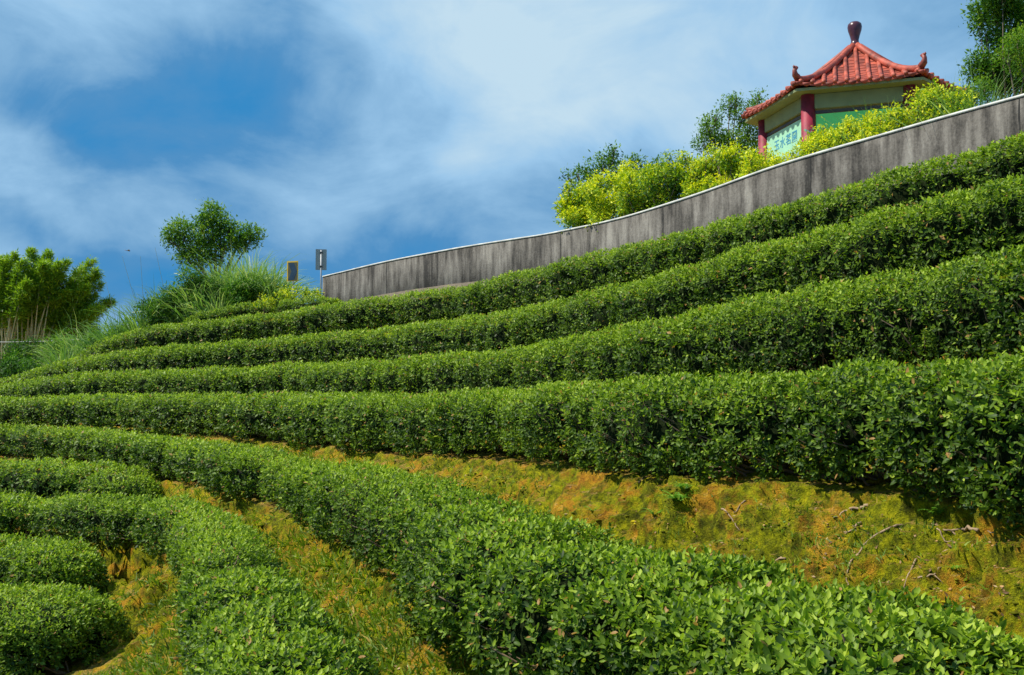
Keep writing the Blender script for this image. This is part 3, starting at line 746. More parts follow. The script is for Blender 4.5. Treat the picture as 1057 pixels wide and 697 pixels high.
# tall silver grass
def grass_clump(label, px, d, top_py, spread_px, n=240, age0=.45, lean=.0, name='silver_grass', cat='tall grass', group='tall grass clumps', wid=.022, droop=.55, plumes=0):
    n = int(n * 1.7)
    b = np.array(base_at(px, d)); root = thing(name, label, cat, b, group)
    H = max(.3, P(px, top_py, d)[2] - b[2]); sp = spread_px * d / F
    pos = b + np.column_stack([rng.normal(0, sp * .45, n), rng.normal(0, sp * .35, n), np.full(n, -.05)])
    out = (pos - b); out[:, 2] = 0
    dr = norm(np.array([lean, 0, 1.0]) + out / max(sp, .1) * .5 + rng.normal(size=(n, 3)) * np.array([.24, .24, .05]))
    L_ = H * rng.uniform(.62, 1.20, n) * (1 + (rng.uniform(size=n) < .06) * .25)
    ag = np.clip(age0 + rng.normal(0, .17, n), 0, 1)
    V, FF, TT, AG = blades(pos, dr, L_, np.full(n, wid) * rng.uniform(.6, 1.3, n), ag, 5, droop)
    obj('blades', np_mesh('blades', V, FF, TT, {'age': AG}, origin=b), GRASS, root)
    for k in range(plumes):
        q = Vector((b + np.array([rng.uniform(-sp, sp) * .5, 0, 0])).tolist()); ln = rng.uniform(-.25, .05)
        mb = MB(); mb.tube([q, q + Vector((ln * H * .5, 0, H * .8)), q + Vector((ln * H * 1.4, 0, H * 1.45))], [.008, .006, .004], 5)
        mb.build('flower_stalk', CULM, root, False, root.location)
for a in [
    ('leftmost tall grass clump of the knoll, with thin flower stalks', 152, 29.5, 296, 14, 150, .46, 2),
    ('dark broad grass clump below the round crowned tree', 178, 29.6, 286, 14, 190, .36, 1),
    ('fresh green grass clump in the middle of the knoll', 204, 29.2, 280, 14, 230, .60, 0),
    ('yellowish grass clump low on the knoll', 226, 28.8, 292, 11, 170, .78, 0),
    ('tall pale silver grass clump below the tree', 236, 29.8, 262, 13, 300, .74, 0),
    ('tallest pale silver grass clump, left of the chevron sign', 260, 30.0, 256, 13, 330, .76, 0),
    ('bright grass clump touching the chevron sign', 281, 29.8, 265, 9, 230, .68, 0),
    ('dark grass clump behind the tallest pale one', 250, 32.0, 258, 14, 200, .40, 0),
    ('pale blue green grass clump beside the bamboo', 76, 31.0, 336, 13, 260, .74, 0),
    ('grey green grass clump on the slope left of the knoll', 100, 30.6, 328, 12, 220, .66, 0),
    ('drooping grass clump at the left foot of the knoll', 126, 30.0, 316, 13, 220, .56, 1),
    ('low grass tuft at the end of the uppermost long hedge', 66, 29.6, 350, 10, 160, .6, 0),
    ]:
    grass_clump(a[0], a[1], a[2], a[3], a[4], a[5], a[6], plumes=a[7], wid=.05, droop=.8)
for a in [('long bladed grass clump right of the pavilion shrubs', 985, 86, 13, .55), ('long bladed grass clump under the tree at the right edge', 1018, 78, 12, .45), ('thin grass tuft standing before the green banner', 905, 112, 8, .62),('fresh grass tuft sticking up beside the right pavilion column', 925, 106, 7, .62)]:
    d = wall_d(a[1]) + 1.1
    grass_clump(a[0], a[1], d, a[2], a[3], 150, a[4], wid=.022, droop=.6)

# shrubs and weeds on the left slope, under bamboo and grass
for px, py, rp, lab, ag, d in [(164,316,14,'dark leafy bush low on the knoll at its left',.35,29.2),(212,298,18,'dark leafy bush in the middle of the knoll',.45,29.0),(190,312,15,'shaded weed bush just above the uppermost long hedge',.3,29.4),(250,300,15,'green bush below the pale grass on the knoll',.55,28.9),
                           (130,345,12,'grey green bush sloping down to the bamboo',.45,30.3),(30,366,16,'dark bush at the bamboo foot',.22,32),(8,378,14,'dark bush at the left edge below the bamboo',.22,31),(24,384,13,'low dark bush at the far left end of the upper hedges',.35,29.0),(62,362,12,'yellowish weed bush beside the bamboo foot',.6,31.2),(100,356,11,'low bush where the slope meets the hedges',.42,30.5),
                           (2,352,26,'dark thicket behind the leftmost bamboo culms',.2,41),(34,350,28,'dark thicket behind the crossing bamboo culms',.2,41.5),(68,346,24,'dark thicket between the bamboo and the pale grass',.25,41)]:
    bl = [blob(px + rng.uniform(-1, 1) * rp, py + rng.uniform(-.7, .7) * rp, rp * rng.uniform(.38, .55), d + rng.uniform(-.4, .4)) for k in range(9)]
    tree(lab, base_at(px, d), bl, TREE, leaf=.12, rho=80, trunk_r=.03, name='wild_bush', cat='bush', group='wild bushes on the left slope', age0=ag, width=.38)

# bamboo grove
def bamboo(label, base_px, d, tips, dens=1.0):
    b0 = np.array(base_at(base_px[0], d)); root = thing('bamboo', label, 'bamboo', b0, 'bamboo clumps at the left')
    sets = []; tips = list(tips) + [(x + random.uniform(-11, 11), y + random.uniform(-4, 14)) for x, y in tips]
    for k, (tx, ty) in enumerate(tips):
        bx = base_px[k % len(base_px)] + rng.uniform(-2, 2); dd_ = d + rng.uniform(-.6, .6)
        a = np.array(base_at(bx, dd_)) - np.array([0, 0, .1]); e = P(tx, ty, dd_ + rng.uniform(-.4, .4))
        m = np.array([a[0] + (e[0] - a[0]) * .42, a[1], a[2] + (e[2] - a[2]) * .78])
        ts = np.linspace(0, 1, 16)
        q = np.array([(1 - t) ** 2 * a + 2 * t * (1 - t) * m + t * t * e for t in ts])
        mb = MB(); mb.tube([Vector(v.tolist()) for v in q], [.036 * (1 - .85 * t) for t in ts], 7)
        mb.build('culm', CULM, root, True, root.location)
        n = int(400 * dens)
        t = rng.uniform(.46, 1.0, n) ** .9; i = np.clip((t * 15).astype(int), 0, 14); f = (t * 15 - i)[:, None]
        c = q[i] * (1 - f) + q[i + 1] * f
        tan = norm(q[i + 1] - q[i])
        rad = (.29 * np.sin(np.clip((1 - t) / .62, 0, 1) * 2.6) + .05)
        dirs = rand_dirs(n); dirs = norm(dirs * np.array([1, 1, .55]) + tan * .55)
        nsp = n
        p0 = c + dirs * (rad * rng.uniform(.25, 1.0, n))[:, None] 
        p0[:, 2] -= .10 * rng.uniform(0, 1, n)
        for j in range(3):
            p = p0 + rng.normal(size=(n, 3)) * .05
            ax = norm(dirs * .8 + tan * .3 + np.array([0, 0, -.35]) + rng.normal(size=(n, 3)) * .35)
            L_ = rng.uniform(.11, .23, n)
            ag = np.clip(.55 + .30 * (t - .7) * 2 + rng.normal(0, .13, n), 0, 1)
            sets.append(leaves(p, ax, norm(np.array([0, 0, 1.]) + rng.normal(size=(n, 3)) * .4), L_, L_ * .26, ag, T4))
    put('foliage', sets, BAMB, root)
bamboo('bamboo clump at the left edge with pale culms showing', (3, 9, 14, 20), 37, [(2,268),(14,262),(-14,272),(-6,280),(24,270),(-25,268),(8,292),(-10,305),(28,290)], 1.1)
bamboo('tallest bamboo clump, its culms crossing at the foot', (24, 29, 34, 40), 37.5, [(33,258),(50,260),(42,268),(60,272),(36,280),(64,284),(22,284),(50,295),(70,300),(30,305)], 1.1)
bamboo('bamboo clump leaning right towards the tall grass', (36, 42, 48, 53), 38, [(96,268),(102,282),(84,278),(90,294),(112,308),(76,290),(104,316),(78,312),(94,326),(62,318)], .9)
bamboo('dark bamboo clump at the back of the grove', (8, 22, 38), 40, [(10,300),(26,305),(42,300),(56,310),(-4,312),(70,316),(34,318),(14,322),(50,325),(-14,325),(64,335),(82,338)], 1.3)

# weeds growing from the mossy bank
FERN = leaf_mat('fern_green', [(0, (.04, .14, .01)), (.5, (.12, .32, .02)), (1, (.30, .50, .04))], .5, .35)
def weed(px, py, label, n=10, size=.07, kind='fern'):
    size *= 1.7
    h = hit(px, py)
    if not h: return
    b = np.array(h[0][:]); root = thing('fern' if kind == 'fern' else 'weed', label, 'fern' if kind == 'fern' else 'weed', b, 'small plants growing on the mossy bank')
    sets = []
    for k in range(n):
        a = rng.uniform(0, 6.28); ln = size * rng.uniform(.7, 1.3)
        dr = norm(np.array([math.cos(a) * .9, -abs(math.sin(a)) * .6 - .2, .7 + rng.uniform(-.2, .4)]))
        m = 9; p = b.copy(); d = dr.copy(); ps_ = []; ax_ = []
        side = norm(np.cross(d, [0, 0, 1.]))
        for j in range(m):
            ps_ += [p.copy(), p.copy()]; ax_ += [norm(side + d * .5), norm(-side + d * .5)]
            p = p + d * ln / m * 1.5; d = norm(d + np.array([0, 0, -.12]))
        ps_ = np.array(ps_); ax_ = np.array(ax_); L_ = ln * .34 * np.repeat(np.linspace(1, .3, m), 2)
        sets.append(leaves(ps_, ax_, np.tile(norm(np.array([0, -.3, 1.])), (2 * m, 1)) + rng.normal(size=(2 * m, 3)) * .1, L_, L_ * .5, np.clip(rng.normal(.6, .15, 2 * m), 0, 1), T5))
    put('fronds', sets, FERN, root)
weed(664, 480, 'bright fern tuft under the hedge above the bright clay', 12, .075)
weed(700, 518, 'fern trailing down the bank, the longest one', 12, .07)
weed(676, 532, 'small bright weed on the yellow moss', 8, .045)
weed(706, 505, 'leafy weed at the dark hedge foot near the trailing fern', 9, .055)
weed(1003, 520, 'pale green grassy fern under the hedge at the right', 14, .07)
weed(967, 532, 'fern sprig among the roots at the bank top', 10, .05)
weed(985, 588, 'tiny fern beside the orange clay patch', 6, .035)
weed(612, 528, 'tiny yellow green weed at the edge of the near hedge', 6, .035)
weed(1045, 548, 'fern near the right edge of the bank', 9, .05)

# ------------------------------------------------------------------ concrete wall
def wall_material():
    m, nt, out = new_mat('stained_concrete'); L = nt.links.new
    geo = N(nt, 'ShaderNodeNewGeometry'); pos = geo.outputs['Position']
    mp = N(nt, 'ShaderNodeMapping'); mp.inputs['Scale'].default_value = (8, 5, .9); L(pos, mp.inputs[0])
    st = N(nt, 'ShaderNodeTexNoise', Scale=1.0, Detail=7.0, Roughness=.62); L(mp.outputs[0], st.inputs['Vector'])
    mp2 = N(nt, 'ShaderNodeMapping'); mp2.inputs['Scale'].default_value = (1.6, 1.1, .8); L(pos, mp2.inputs[0])
    st2 = N(nt, 'ShaderNodeTexNoise', Scale=1.0, Detail=5.0, Roughness=.6); L(mp2.outputs[0], st2.inputs['Vector'])
    ad = N(nt, 'ShaderNodeMath', operation='MULTIPLY_ADD'); L(st2.outputs['Fac'], ad.inputs[0]); ad.inputs[1].default_value = .8; L(st.outputs['Fac'], ad.inputs[2])
    dv = N(nt, 'ShaderNodeMath', operation='MULTIPLY'); L(ad.outputs[0], dv.inputs[0]); dv.inputs[1].default_value = .523
    fine = N(nt, 'ShaderNodeTexNoise', Scale=26.0, Detail=8.0, Roughness=.7); L(pos, fine.inputs['Vector'])
    a2 = N(nt, 'ShaderNodeMath', operation='MULTIPLY_ADD'); L(fine.outputs['Fac'], a2.inputs[0]); a2.inputs[1].default_value = .22; L(dv.outputs[0], a2.inputs[2])
    col = ramp(nt, a2.outputs[0], [(.48, (.026, .024, .021)), (.55, (.078, .071, .061)), (.61, (.132, .121, .105)), (.72, (.24, .225, .195))])
    p = N(nt, 'ShaderNodeBsdfPrincipled', Roughness=.9); p.inputs['Specular IOR Level'].default_value = .3
    L(col, p.inputs['Base Color'])
    b = N(nt, 'ShaderNodeBump', Strength=.6, Distance=.02); L(fine.outputs['Fac'], b.inputs['Height']); L(b.outputs[0], p.inputs['Normal'])
    L(p.outputs[0], out.inputs[0]); return m
WT = wall_top[::6]; wnn = normals(wall_top)[::6]
root = thing('concrete_wall', 'long dark stained grey concrete wall curving up above the tea hedges', 'wall', (WT[0][0], WT[0][1], WT[0][2] - WALL_H))
def strip(name, o0, o1, z0, z1, mat, i0=0, i1=None, jit=0.0):
    q = WT[i0:i1]; nn_ = wnn[i0:i1]; V = []; Fq = []
    for k in range(len(q)):
        j = jit * vnoise(np.array([q[k]]), .8, 2)[0]
        for o_, z_ in ((o0, z0), (o1, z0), (o1, z1 + j), (o0, z1 + j)):
            V.append([q[k, 0] + nn_[k, 0] * o_, q[k, 1] + nn_[k, 1] * o_, q[k, 2] + z_])
    for k in range(len(q) - 1):
        for e in range(4):
            Fq.append([k * 4 + e, k * 4 + (e + 1) % 4, (k + 1) * 4 + (e + 1) % 4, (k + 1) * 4 + e])
    Fq.append([0, 3, 2, 1]); e = (len(q) - 1) * 4; Fq.append([e, e + 1, e + 2, e + 3])
    me = np_mesh(name, np.array(V), np.array(Fq), np.full(len(Fq), 4), origin=np.array(root.location))
    return obj(name, me, mat, root)
WM = wall_material()
strip('wall_body', 0, .24, -WALL_H - .35, -.035, WM)
strip('coping', -.012, .252, -.035, 0.0, plain('pale_worn_concrete', (.58, .57, .53), .85, .25, 5, bump=.3), jit=.006)
strip('footing', -.055, -.002, -WALL_H - .35, -WALL_H + .235, plain('footing_concrete', (.15, .12, .085), .9, .3, 5, bump=.4), jit=.02)

JM = plain('dark_joint', (.03, .028, .026), .95, .3, 20)  # thin dark strips on the wall face that draw the joint lines
for k in range(9, len(WT) - 3, 11):
    q = WT[k]; nn_ = wnn[k]; tn = (nn_[1], -nn_[0]); mb = MB()
    wob_ = [rng.uniform(-.006, .006) for _ in range(9)]
    vs = []
    for i_ in range(9):
        z_ = q[2] - .045 - (WALL_H - .2) * i_ / 8; w_ = .008 + .004 * (i_ % 3)
        for e_ in (-w_, w_):
            vs.append((q[0] + tn[0] * (e_ + wob_[i_]) - nn_[0] * .0025, q[1] + tn[1] * (e_ + wob_[i_]) - nn_[1] * .0025, z_))
    m_ = len(vs); vs += [(v[0] + nn_[0] * .02, v[1] + nn_[1] * .02, v[2]) for v in vs]
    mb.add(vs, [(2 * i_, 2 * i_ + 1, 2 * i_ + 3, 2 * i_ + 2) for i_ in range(8)] + [(2 * i_ + o_, 2 * i_ + 2 + o_, 2 * i_ + 2 + o_ + m_, 2 * i_ + o_ + m_) for i_ in range(8) for o_ in (0, 1)])
    mb.build('pour_joint', JM, root, False, root.location)

# ------------------------------------------------------------------ road signs
METAL = plain('grey_painted_metal', (.36, .37, .38), .5, .15, 6, metallic=.3)
YEL = plain('yellow_sign_paint', (.80, .50, .02), .5, .15, 6)
NAVY = plain('navy_sign_paint', (.02, .05, .09), .45, .2, 6)
OLIVE = plain('shaded_sign_face', (.10, .09, .045), .5, .2, 6)  # yellow ground of the sign with its shade painted into the colour
d = 28.6; c = P(302, 280, d); rz = R(-14)
gnd = ground_z(c[0], c[1])
s = thing('chevron_sign', 'navy and yellow chevron road sign in front of tall grass', 'road sign', (c[0], c[1], gnd), None, rz)
hc = c[2] - gnd
mb = MB(); mb.box((0, 0, hc), (.36, .02, .60), bev=.004); mb.build('sign_panel', YEL, s)
mb = MB(); mb.box((.008, -.0125, hc - .01), (.30, .005, .54)); mb.build('sign_face', OLIVE, s)
mb = MB()
w2, h2 = .13, .25
pts = [(-w2 - .01, h2), (.03, h2), (w2 + .01, 0), (.03, -h2), (-w2 - .01, -h2), (.0, 0)]
pts = [(-.13, .25), (.05, .25), (.15, 0), (.05, -.25), (-.13, -.25), (-.03, 0)]
fr = [(x, -.018, hc - .01 + z) for x, z in pts]; bk = [(x, -.0151, hc - .01 + z) for x, z in pts]
mb.add(fr + bk, [(0, 5, 2, 1), (5, 4, 3, 2), (6, 7, 8, 11), (11, 8, 9, 10)] + [(i, (i + 1) % 6, (i + 1) % 6 + 6, i + 6) for i in range(6)])
mb.build('chevron_arrow', NAVY, s)
mb = MB(); mb.tube([(0, .035, -.2), (0, .035, hc + .2)], .025, 10); mb.build('sign_pole', METAL, s, True)
d = 27.6; c = P(331.5, 268, d); gnd = ground_z(c[0], c[1])
s = thing('road_sign', 'grey back of a road sign on a thin pole left of the wall end', 'road sign', (c[0], c[1], gnd), None, R(12))
hc = c[2] - gnd
mb = MB(); mb.box((0, .03, hc), (.31, .012, .60), bev=.004); mb.build('sign_panel', plain('sign_back', (.30, .32, .32), .55, .15, 5, metallic=.2), s)
mb = MB(); mb.tube([(0, -.005, -.2), (0, -.005, hc + .27)], .022, 10); mb.build('sign_pole', METAL, s, True)
for z in (.2, -.2):
    mb = MB(); mb.box((0, -.012, hc + z), (.075, .05, .045), bev=.006); mb.build('clamp', plain('dark_clamp', (.05, .05, .055), .5), s)

# overhead cable at the far left and dragonfly
mb = MB(); a = Vector(P(-60, 352.5, 33).tolist()); b = Vector(P(150, 345, 33).tolist())
mb.tube([a.lerp(b, t / 12) - Vector((0, 0, .12 * math.sin(math.pi * t / 12))) for t in range(13)], .011, 5)
o = mb.build('cable', plain('grey_cable', (.30, .34, .36), .5), None, False, a); o.location = a
tag(o, 'thin grey cable strung in front of the bamboo culms', 'cable')
c = P(132.5, 259, 12)
df = thing('dragonfly', 'small brown dragonfly flying in the blue sky at the left', 'dragonfly', c, None, R(20))
mb = MB(); mb.tube([(-.045, 0, .008), (-.02, 0, .003), (0, 0, 0), (.008, 0, 0)], [.002, .0025, .004, .005], 8); mb.tube([(.004, 0, 0), (.014, 0, -.001), (.022, 0, -.001)], [.0055, .006, .0035], 8)
mb.build('body', plain('dragonfly_body', (.16, .05, .03), .5), df, True)
WING = plain('dragonfly_wing', (.55, .38, .25), .4)
for sx, ln in ((.008, .038), (-.002, .036)):
    for sy in (-1, 1):
        mb = MB(); w = .0055
        vs = [(sx - w, 0, .002), (sx + w, 0, .002), (sx + w + .002, sy * ln * .7, .008), (sx, sy * ln, .010), (sx - w, sy * ln * .8, .008)]
        vs2 = [(x, y, z + .0006) for x, y, z in vs]
        mb.add(vs + vs2, [(0, 1, 2, 3, 4), (9, 8, 7, 6, 5)] + [(i, (i + 1) % 5, (i + 1) % 5 + 5, i + 5) for i in range(5)])
        mb.build('wing', WING, df)

# ------------------------------------------------------------------ pavilion
DP = 26.0
apex = P(882.5, 46, DP)
EZ = P(820, 88, 23.6)[2]                          # eaves
RC = 3.0
FLOOR = 4.72
pav = thing('pavilion', 'hexagonal pavilion with red tiled roof and red columns behind golden shrubs', 'pavilion', (apex[0], DP, FLOOR), None, 0)
ROT = R(1.5) - math.atan2(apex[0], DP) * 1.0
ez = EZ - FLOOR; az = apex[2] - FLOOR - .05
ang = [ROT + R(-120 + 60 * k) for k in range(6)]            # corners; k=0 front left, k=1 front right
def crn(k, r, z): a = ang[k % 6]; return Vector((r * math.cos(a), r * math.sin(a), z))
TILE = plain('red_roof_tile', (.40, .080, .042), .6, .6, 3.5, bump=.4)
TILE2 = plain('red_ridge_tile', (.37, .070, .038), .6, .6, 4, bump=.4)
COLM = plain('red_column_paint', (.26, .022, .045), .5, .35, 5)
CREAM = plain('shaded_green_beam_paint', (.20, .25, .12), .7, .12, 3)  # pale green paint darkened, eave shade put into the colour
def prof(t):
    """height along the roof slope, t = 0 apex .. 1 eaves: steep near the top, flat at the eaves"""
    return ez + .10 + (az - ez - .10) * ((1 - t) ** 1.5 * .82 + (1 - t) * .18)
# roof skin: six curved faces, solid 5 cm
mb = MB(); NT, NS = 14, 12
def roofpt(k, t, s, dz=0.0):
    """t down the slope, s across the face 0..1"""
    rr = RC * t; a = crn(k, rr, 0); b = crn(k + 1, rr, 0); p = a.lerp(b, s)
    lift = .12 * abs(2 * s - 1) ** 3.2 * t ** 4                       # upturned corners
    p.z = prof(t) + lift + dz; return p
for k in range(6):
    for side, dz in ((1, 0), (-1, -.07)):
        vs = [roofpt(k, .03 + .97 * i / NT, j / NS, dz) for i in range(NT + 1) for j in range(NS + 1)]
        fs = []
        for i in range(NT):
            for j in range(NS):
                q = (i * (NS + 1) + j, i * (NS + 1) + j + 1, (i + 1) * (NS + 1) + j + 1, (i + 1) * (NS + 1) + j)
                fs.append(q if side < 0 else q[::-1])
        mb.add(vs, fs)
    vs = [roofpt(k, 1.0, j / NS, dz) for j in range(NS + 1) for dz in (0, -.07)]
    mb.add(vs, [(2 * j, 2 * j + 1, 2 * j + 3, 2 * j + 2) for j in range(NS)])
roof = mb.build('roof', TILE, pav)
# tile courses: half-round rolls running down each face, each ending in a round tile end, pan tiles scalloped between
mb = MB(); mp_ = MB()
for k in range(6):
    n = 11
    for j in range(n):
        s = (j + .5) / n
        off = abs(s - .5)
        # each roll starts where it meets the hip: lateral distance fixed
        lat = (s - .5) * RC
        t0 = max(.06, abs(lat) / (RC * .5) * .98 + .03)
        if t0 > .97: t0 = .93
        pts_ = []
        for i in range(9):
            t = t0 + (1.012 - t0) * i / 8
            sh = .5 + lat / (RC * t)
            sh = min(.985, max(.015, sh))
            pts_.append(roofpt(k, t, sh, .03))
        mb.tube(pts_, [.055] * 9, 8)
    for j in range(n + 1):                                            # drip tiles under the pans
        s = min(.985, max(.015, j / n)); p = roofpt(k, 1.0, s, -.03)
        dirv = (crn(k, 1, 0) + crn(k + 1, 1, 0)).normalized(); tang = (crn(k + 1, 1, 0) - crn(k, 1, 0)).normalized()
        vs = []
        for q in range(9):
            a = math.pi * q / 8
            vs.append(p + dirv * .02 + tang * math.cos(a) * .095 + Vector((0, 0, .03 - math.sin(a) * .10)))
        vs2 = [v + dirv * .02 for v in vs]; m_ = len(vs)
        mp_.add(vs + vs2, [tuple(range(m_))[::-1], tuple(range(m_, 2 * m_))] + [(q, q + 1, q + 1 + m_, q + m_) for q in range(m_ - 1)] + [(m_ - 1, 0, m_, 2 * m_ - 1)])
    # horizontal lips of the pan tiles
    for i in range(2, 15):
        t = i / 15
        row_ = [roofpt(k, t, .02 + .96 * j / 8, .004) for j in range(9)]
        mp_.tube(row_, .012, 4, False)
mb.build('tile_rolls', TILE, roof, True); mp_.build('pan_tiles', plain('red_pan_tile', (.30, .055, .035), .65, .65, 4, bump=.4), roof, True)
for k in range(6):                                                     # hip ridges with upturned curled ends
    mb = MB(); q = []
    for i in range(15):
        t = .04 + .93 * i / 14
        p = crn(k, RC * t, prof(t) + .12 * t ** 4 + .085); q.append(p)
    mb.tube(q, [.085] * 15, 8)
    for p in q[::1]: pass
    e = q[-1]; dv = crn(k, 1, 0).normalized()
    mb.build('hip_ridge', TILE2, roof, True)
    if k > 1: continue
    mo = MB()
    mo.tube([e - dv * .14 + Vector((0, 0, .02)), e + Vector((0, 0, .04)), e + dv * .09 + Vector((0, 0, .09)), e + dv * .11 + Vector((0, 0, .19)), e + dv * .06 + Vector((0, 0, .27)), e - dv * .02 + Vector((0, 0, .29))], [.06, .09, .08, .055, .06, .03], 8)
    mo.tube([e + dv * .08 + Vector((0, 0, .25)), e + dv * .15 + Vector((0, 0, .29)), e + dv * .14 + Vector((0, 0, .32))], [.04, .03, .01], 6)
    mo.build('curled_ornament', plain('ornament_tile', (.24, .05, .035), .5, .4, 12) if k == 0 else bpy.data.materials['ornament_tile'], roof, True)
# finial: gourd shaped dark glazed vase on a ring base
mb = MB(); z0 = prof(.03)
mb.lathe([(.02, z0 - .1), (.17, z0 - .05), (.19, z0 + .02), (.15, z0 + .07), (.115, z0 + .10), (.135, z0 + .13), (.105, z0 + .17), (.10, z0 + .24), (.13, z0 + .36), (.175, z0 + .50), (.19, z0 + .60), (.175, z0 + .68), (.12, z0 + .73), (.05, z0 + .75), (.0, z0 + .755)], (0, 0, 0), 24)
mb.build('finial', plain('dark_glazed_finial', (.075, .022, .035), .3, .3, 8), pav, True)
# ceiling / soffit under the eaves, beams, columns
mb = MB(); vs = [crn(k, RC * .985, ez - .02 + .0) for k in range(6)] + [crn(k, RC * .985, ez + .05) for k in range(6)]
mb.add(vs, [tuple(range(6))[::-1], tuple(range(6, 12))] + [(k, (k + 1) % 6, (k + 1) % 6 + 6, k + 6) for k in range(6)])
mb.build('soffit', CREAM, pav)
CR = 2.42
beamz0, beamz1 = ez - .40, ez - .022
for k in range(6):
    a = crn(k, CR - .02, 0); b = crn(k + 1, CR - .02, 0); m = (a + b) / 2; L_ = (b - a).length - .30; an = math.atan2((b - a).y, (b - a).x)
    mb = MB(); mb.box((m.x, m.y, (beamz0 + beamz1) / 2), (L_, .20, beamz1 - beamz0), Matrix.Rotation(an, 3, 'Z'), .012); mb.build('beam', CREAM, pav)
    mb = MB(); mb.box((m.x, m.y, beamz0 - .07), (L_, .07, .08), Matrix.Rotation(an, 3, 'Z'), .006); mb.build('rail', plain('dark_rail', (.05, .05, .05), .6) if k == 0 else bpy.data.materials['dark_rail'], pav)
    mb = MB(); q = crn(k, CR, 0); mb.lathe([(.22, 0), (.22, .12), (.18, .14), (.175, ez - .024)], (q.x, q.y, 0), 28)
    col = mb.build('column', COLM, pav, True)
    if k == 0:
        GM = plain('green_painted_mark', (.16, .34, .28), .6)
        # worn painted bird-like marks, hugging the shaft
        for (dz, sc, fl) in ((ez - .98, 1.0, 1), (ez - 1.62, 1.0, -1)):
            pts2 = [(-.11, .09), (-.06, .03), (-.03, .05), (.0, .09), (.02, .02), (.09, .03), (.12, .0), (.08, -.04), (.0, -.05), (-.04, -.02)] if fl < 0 else [(-.12, .06), (-.05, .05), (0, .01), (.06, .06), (.12, .05), (.08, -.01), (.03, -.05), (-.04, -.05), (-.08, 0)]
            va = math.atan2(-(q.y + DP), -(q.x + apex[0]))         # side of the shaft that faces the terraces
            vs = []
            for r_ in (.1775, .181):
                for x_, z_ in pts2:
                    a_ = va + x_ / .178; vs.append(Vector((q.x + r_ * math.cos(a_), q.y + r_ * math.sin(a_), dz + z_)))
            m_ = len(pts2); cen = []
            mk = MB(); mk.add(vs, [tuple(range(m_, 2 * m_)), tuple(range(m_))[::-1]] + [(i, (i + 1) % m_, (i + 1) % m_ + m_, i + m_) for i in range(m_)])
            mk.build('painted_mark', GM, col)
mb = MB(); vs = [crn(k, 2.95, -.02) for k in range(6)] + [crn(k, 2.95, -.6) for k in range(6)]
mb.add(vs, [tuple(range(6)), tuple(range(6, 12))[::-1]] + [(k, k + 6, (k + 1) % 6 + 6, (k + 1) % 6) for k in range(6)])
mb.build('floor_slab', plain('floor_concrete', (.35, .33, .3), .85, .2, 5), pav)
# signboard on the left face (corner 5 -> corner 0), facing out
def board(k, z0, z1, mat, name, frac=.93, off=.03):
    a = crn(k, CR - .02, 0); b = crn(k + 1, CR - .02, 0); m = (a + b) / 2; ex = (b - a).normalized(); out_ = Vector((ex.y, -ex.x, 0))
    if out_.dot(m) < 0: out_ = -out_
    L_ = ((b - a).length - .34) * frac; an = math.atan2(ex.y, ex.x); m = m + out_ * off
    mb = MB(); mb.box((m.x, m.y, (z0 + z1) / 2), (L_, .03, z1 - z0), Matrix.Rotation(an, 3, 'Z'), .004)
    return mb.build(name, mat, pav), m, ex, out_, L_
sg, m, ex, ou, L_ = board(5, beamz0 - .90, beamz0 - .14, plain('pale_green_sign', (.36, .68, .46), .5, .06, 2), 'signboard', .99)
def text(body, size, loc, ex, ou, mat, name, parent):
    cu = bpy.data.curves.new(name, 'FONT'); cu.body = body; cu.size = size; cu.extrude = .002; cu.align_x = 'CENTER'; cu.align_y = 'CENTER'; cu.offset = .004
    cu.space_character = 1.12
    t = bpy.data.objects.new('tmp', cu); C.objects.link(t)
    bpy.context.view_layer.update()
    me = bpy.data.meshes.new_from_object(t.evaluated_get(bpy.context.evaluated_depsgraph_get()))
    bpy.data.objects.remove(t)
    M = Matrix((ex, Vector((0, 0, 1)), ou)).transposed().to_4x4(); M.translation = loc
    me.transform(M); me.materials.clear()
    return obj(name, me, mat, parent)
text('玉水茗園', .31, m + ou * .0175 + Vector((0, 0, beamz0 - .52)) + ex * .05, ex, ou, plain('blue_lettering', (.06, .28, .42), .5), 'lettering', sg)
bn, m, ex, ou, L_ = board(0, beamz0 - 1.15, beamz0 - .13, plain('green_banner', (.16, .82, .22), .55, .12, 2), 'banner', .99)
WHT = plain('banner_white', (.55, .75, .68), .6); REDP = plain('banner_red', (.45, .05, .05), .6); TEAL = plain('banner_teal', (.05, .38, .40), .6)
def patch(x, z, poly, mat, name, lay=1):
    mb = MB(); z_ = beamz0 - .62 + z
    f = [m + ou * (.0155 + .003 * lay + .002) + ex * (x + px_) + Vector((0, 0, z_ + pz)) for px_, pz in poly]
    b = [v - ou * .0015 for v in f]; k = len(poly)
    mb.add(f + b, [tuple(range(k)), tuple(range(k, 2 * k))[::-1]] + [(i, i + k, (i + 1) % k + k, (i + 1) % k) for i in range(k)])
    mb.build(name, mat, bn)
patch(-.30, .0, [(-.10, -.30), (.10, -.30), (.07, .0), (.03, .05), (.03, .16), (0, .24), (-.03, .16), (-.03, .05), (-.07, 0)], WHT, 'printed_picture')
patch(-.12, -.16, [(-.20, -.14), (.16, -.14), (.10, .04), (.0, .0), (-.08, .06)], REDP, 'printed_picture', 2)
patch(.20, .0, [(-.16, -.30), (.14, -.30), (.16, -.05), (.06, .12), (-.05, .10), (-.14, -.05)], WHT, 'printed_picture')
patch(.24, .10, [(-.06, -.06), (.06, -.06), (.08, .03), (.0, .08), (-.07, .04)], TEAL, 'printed_picture', 2)
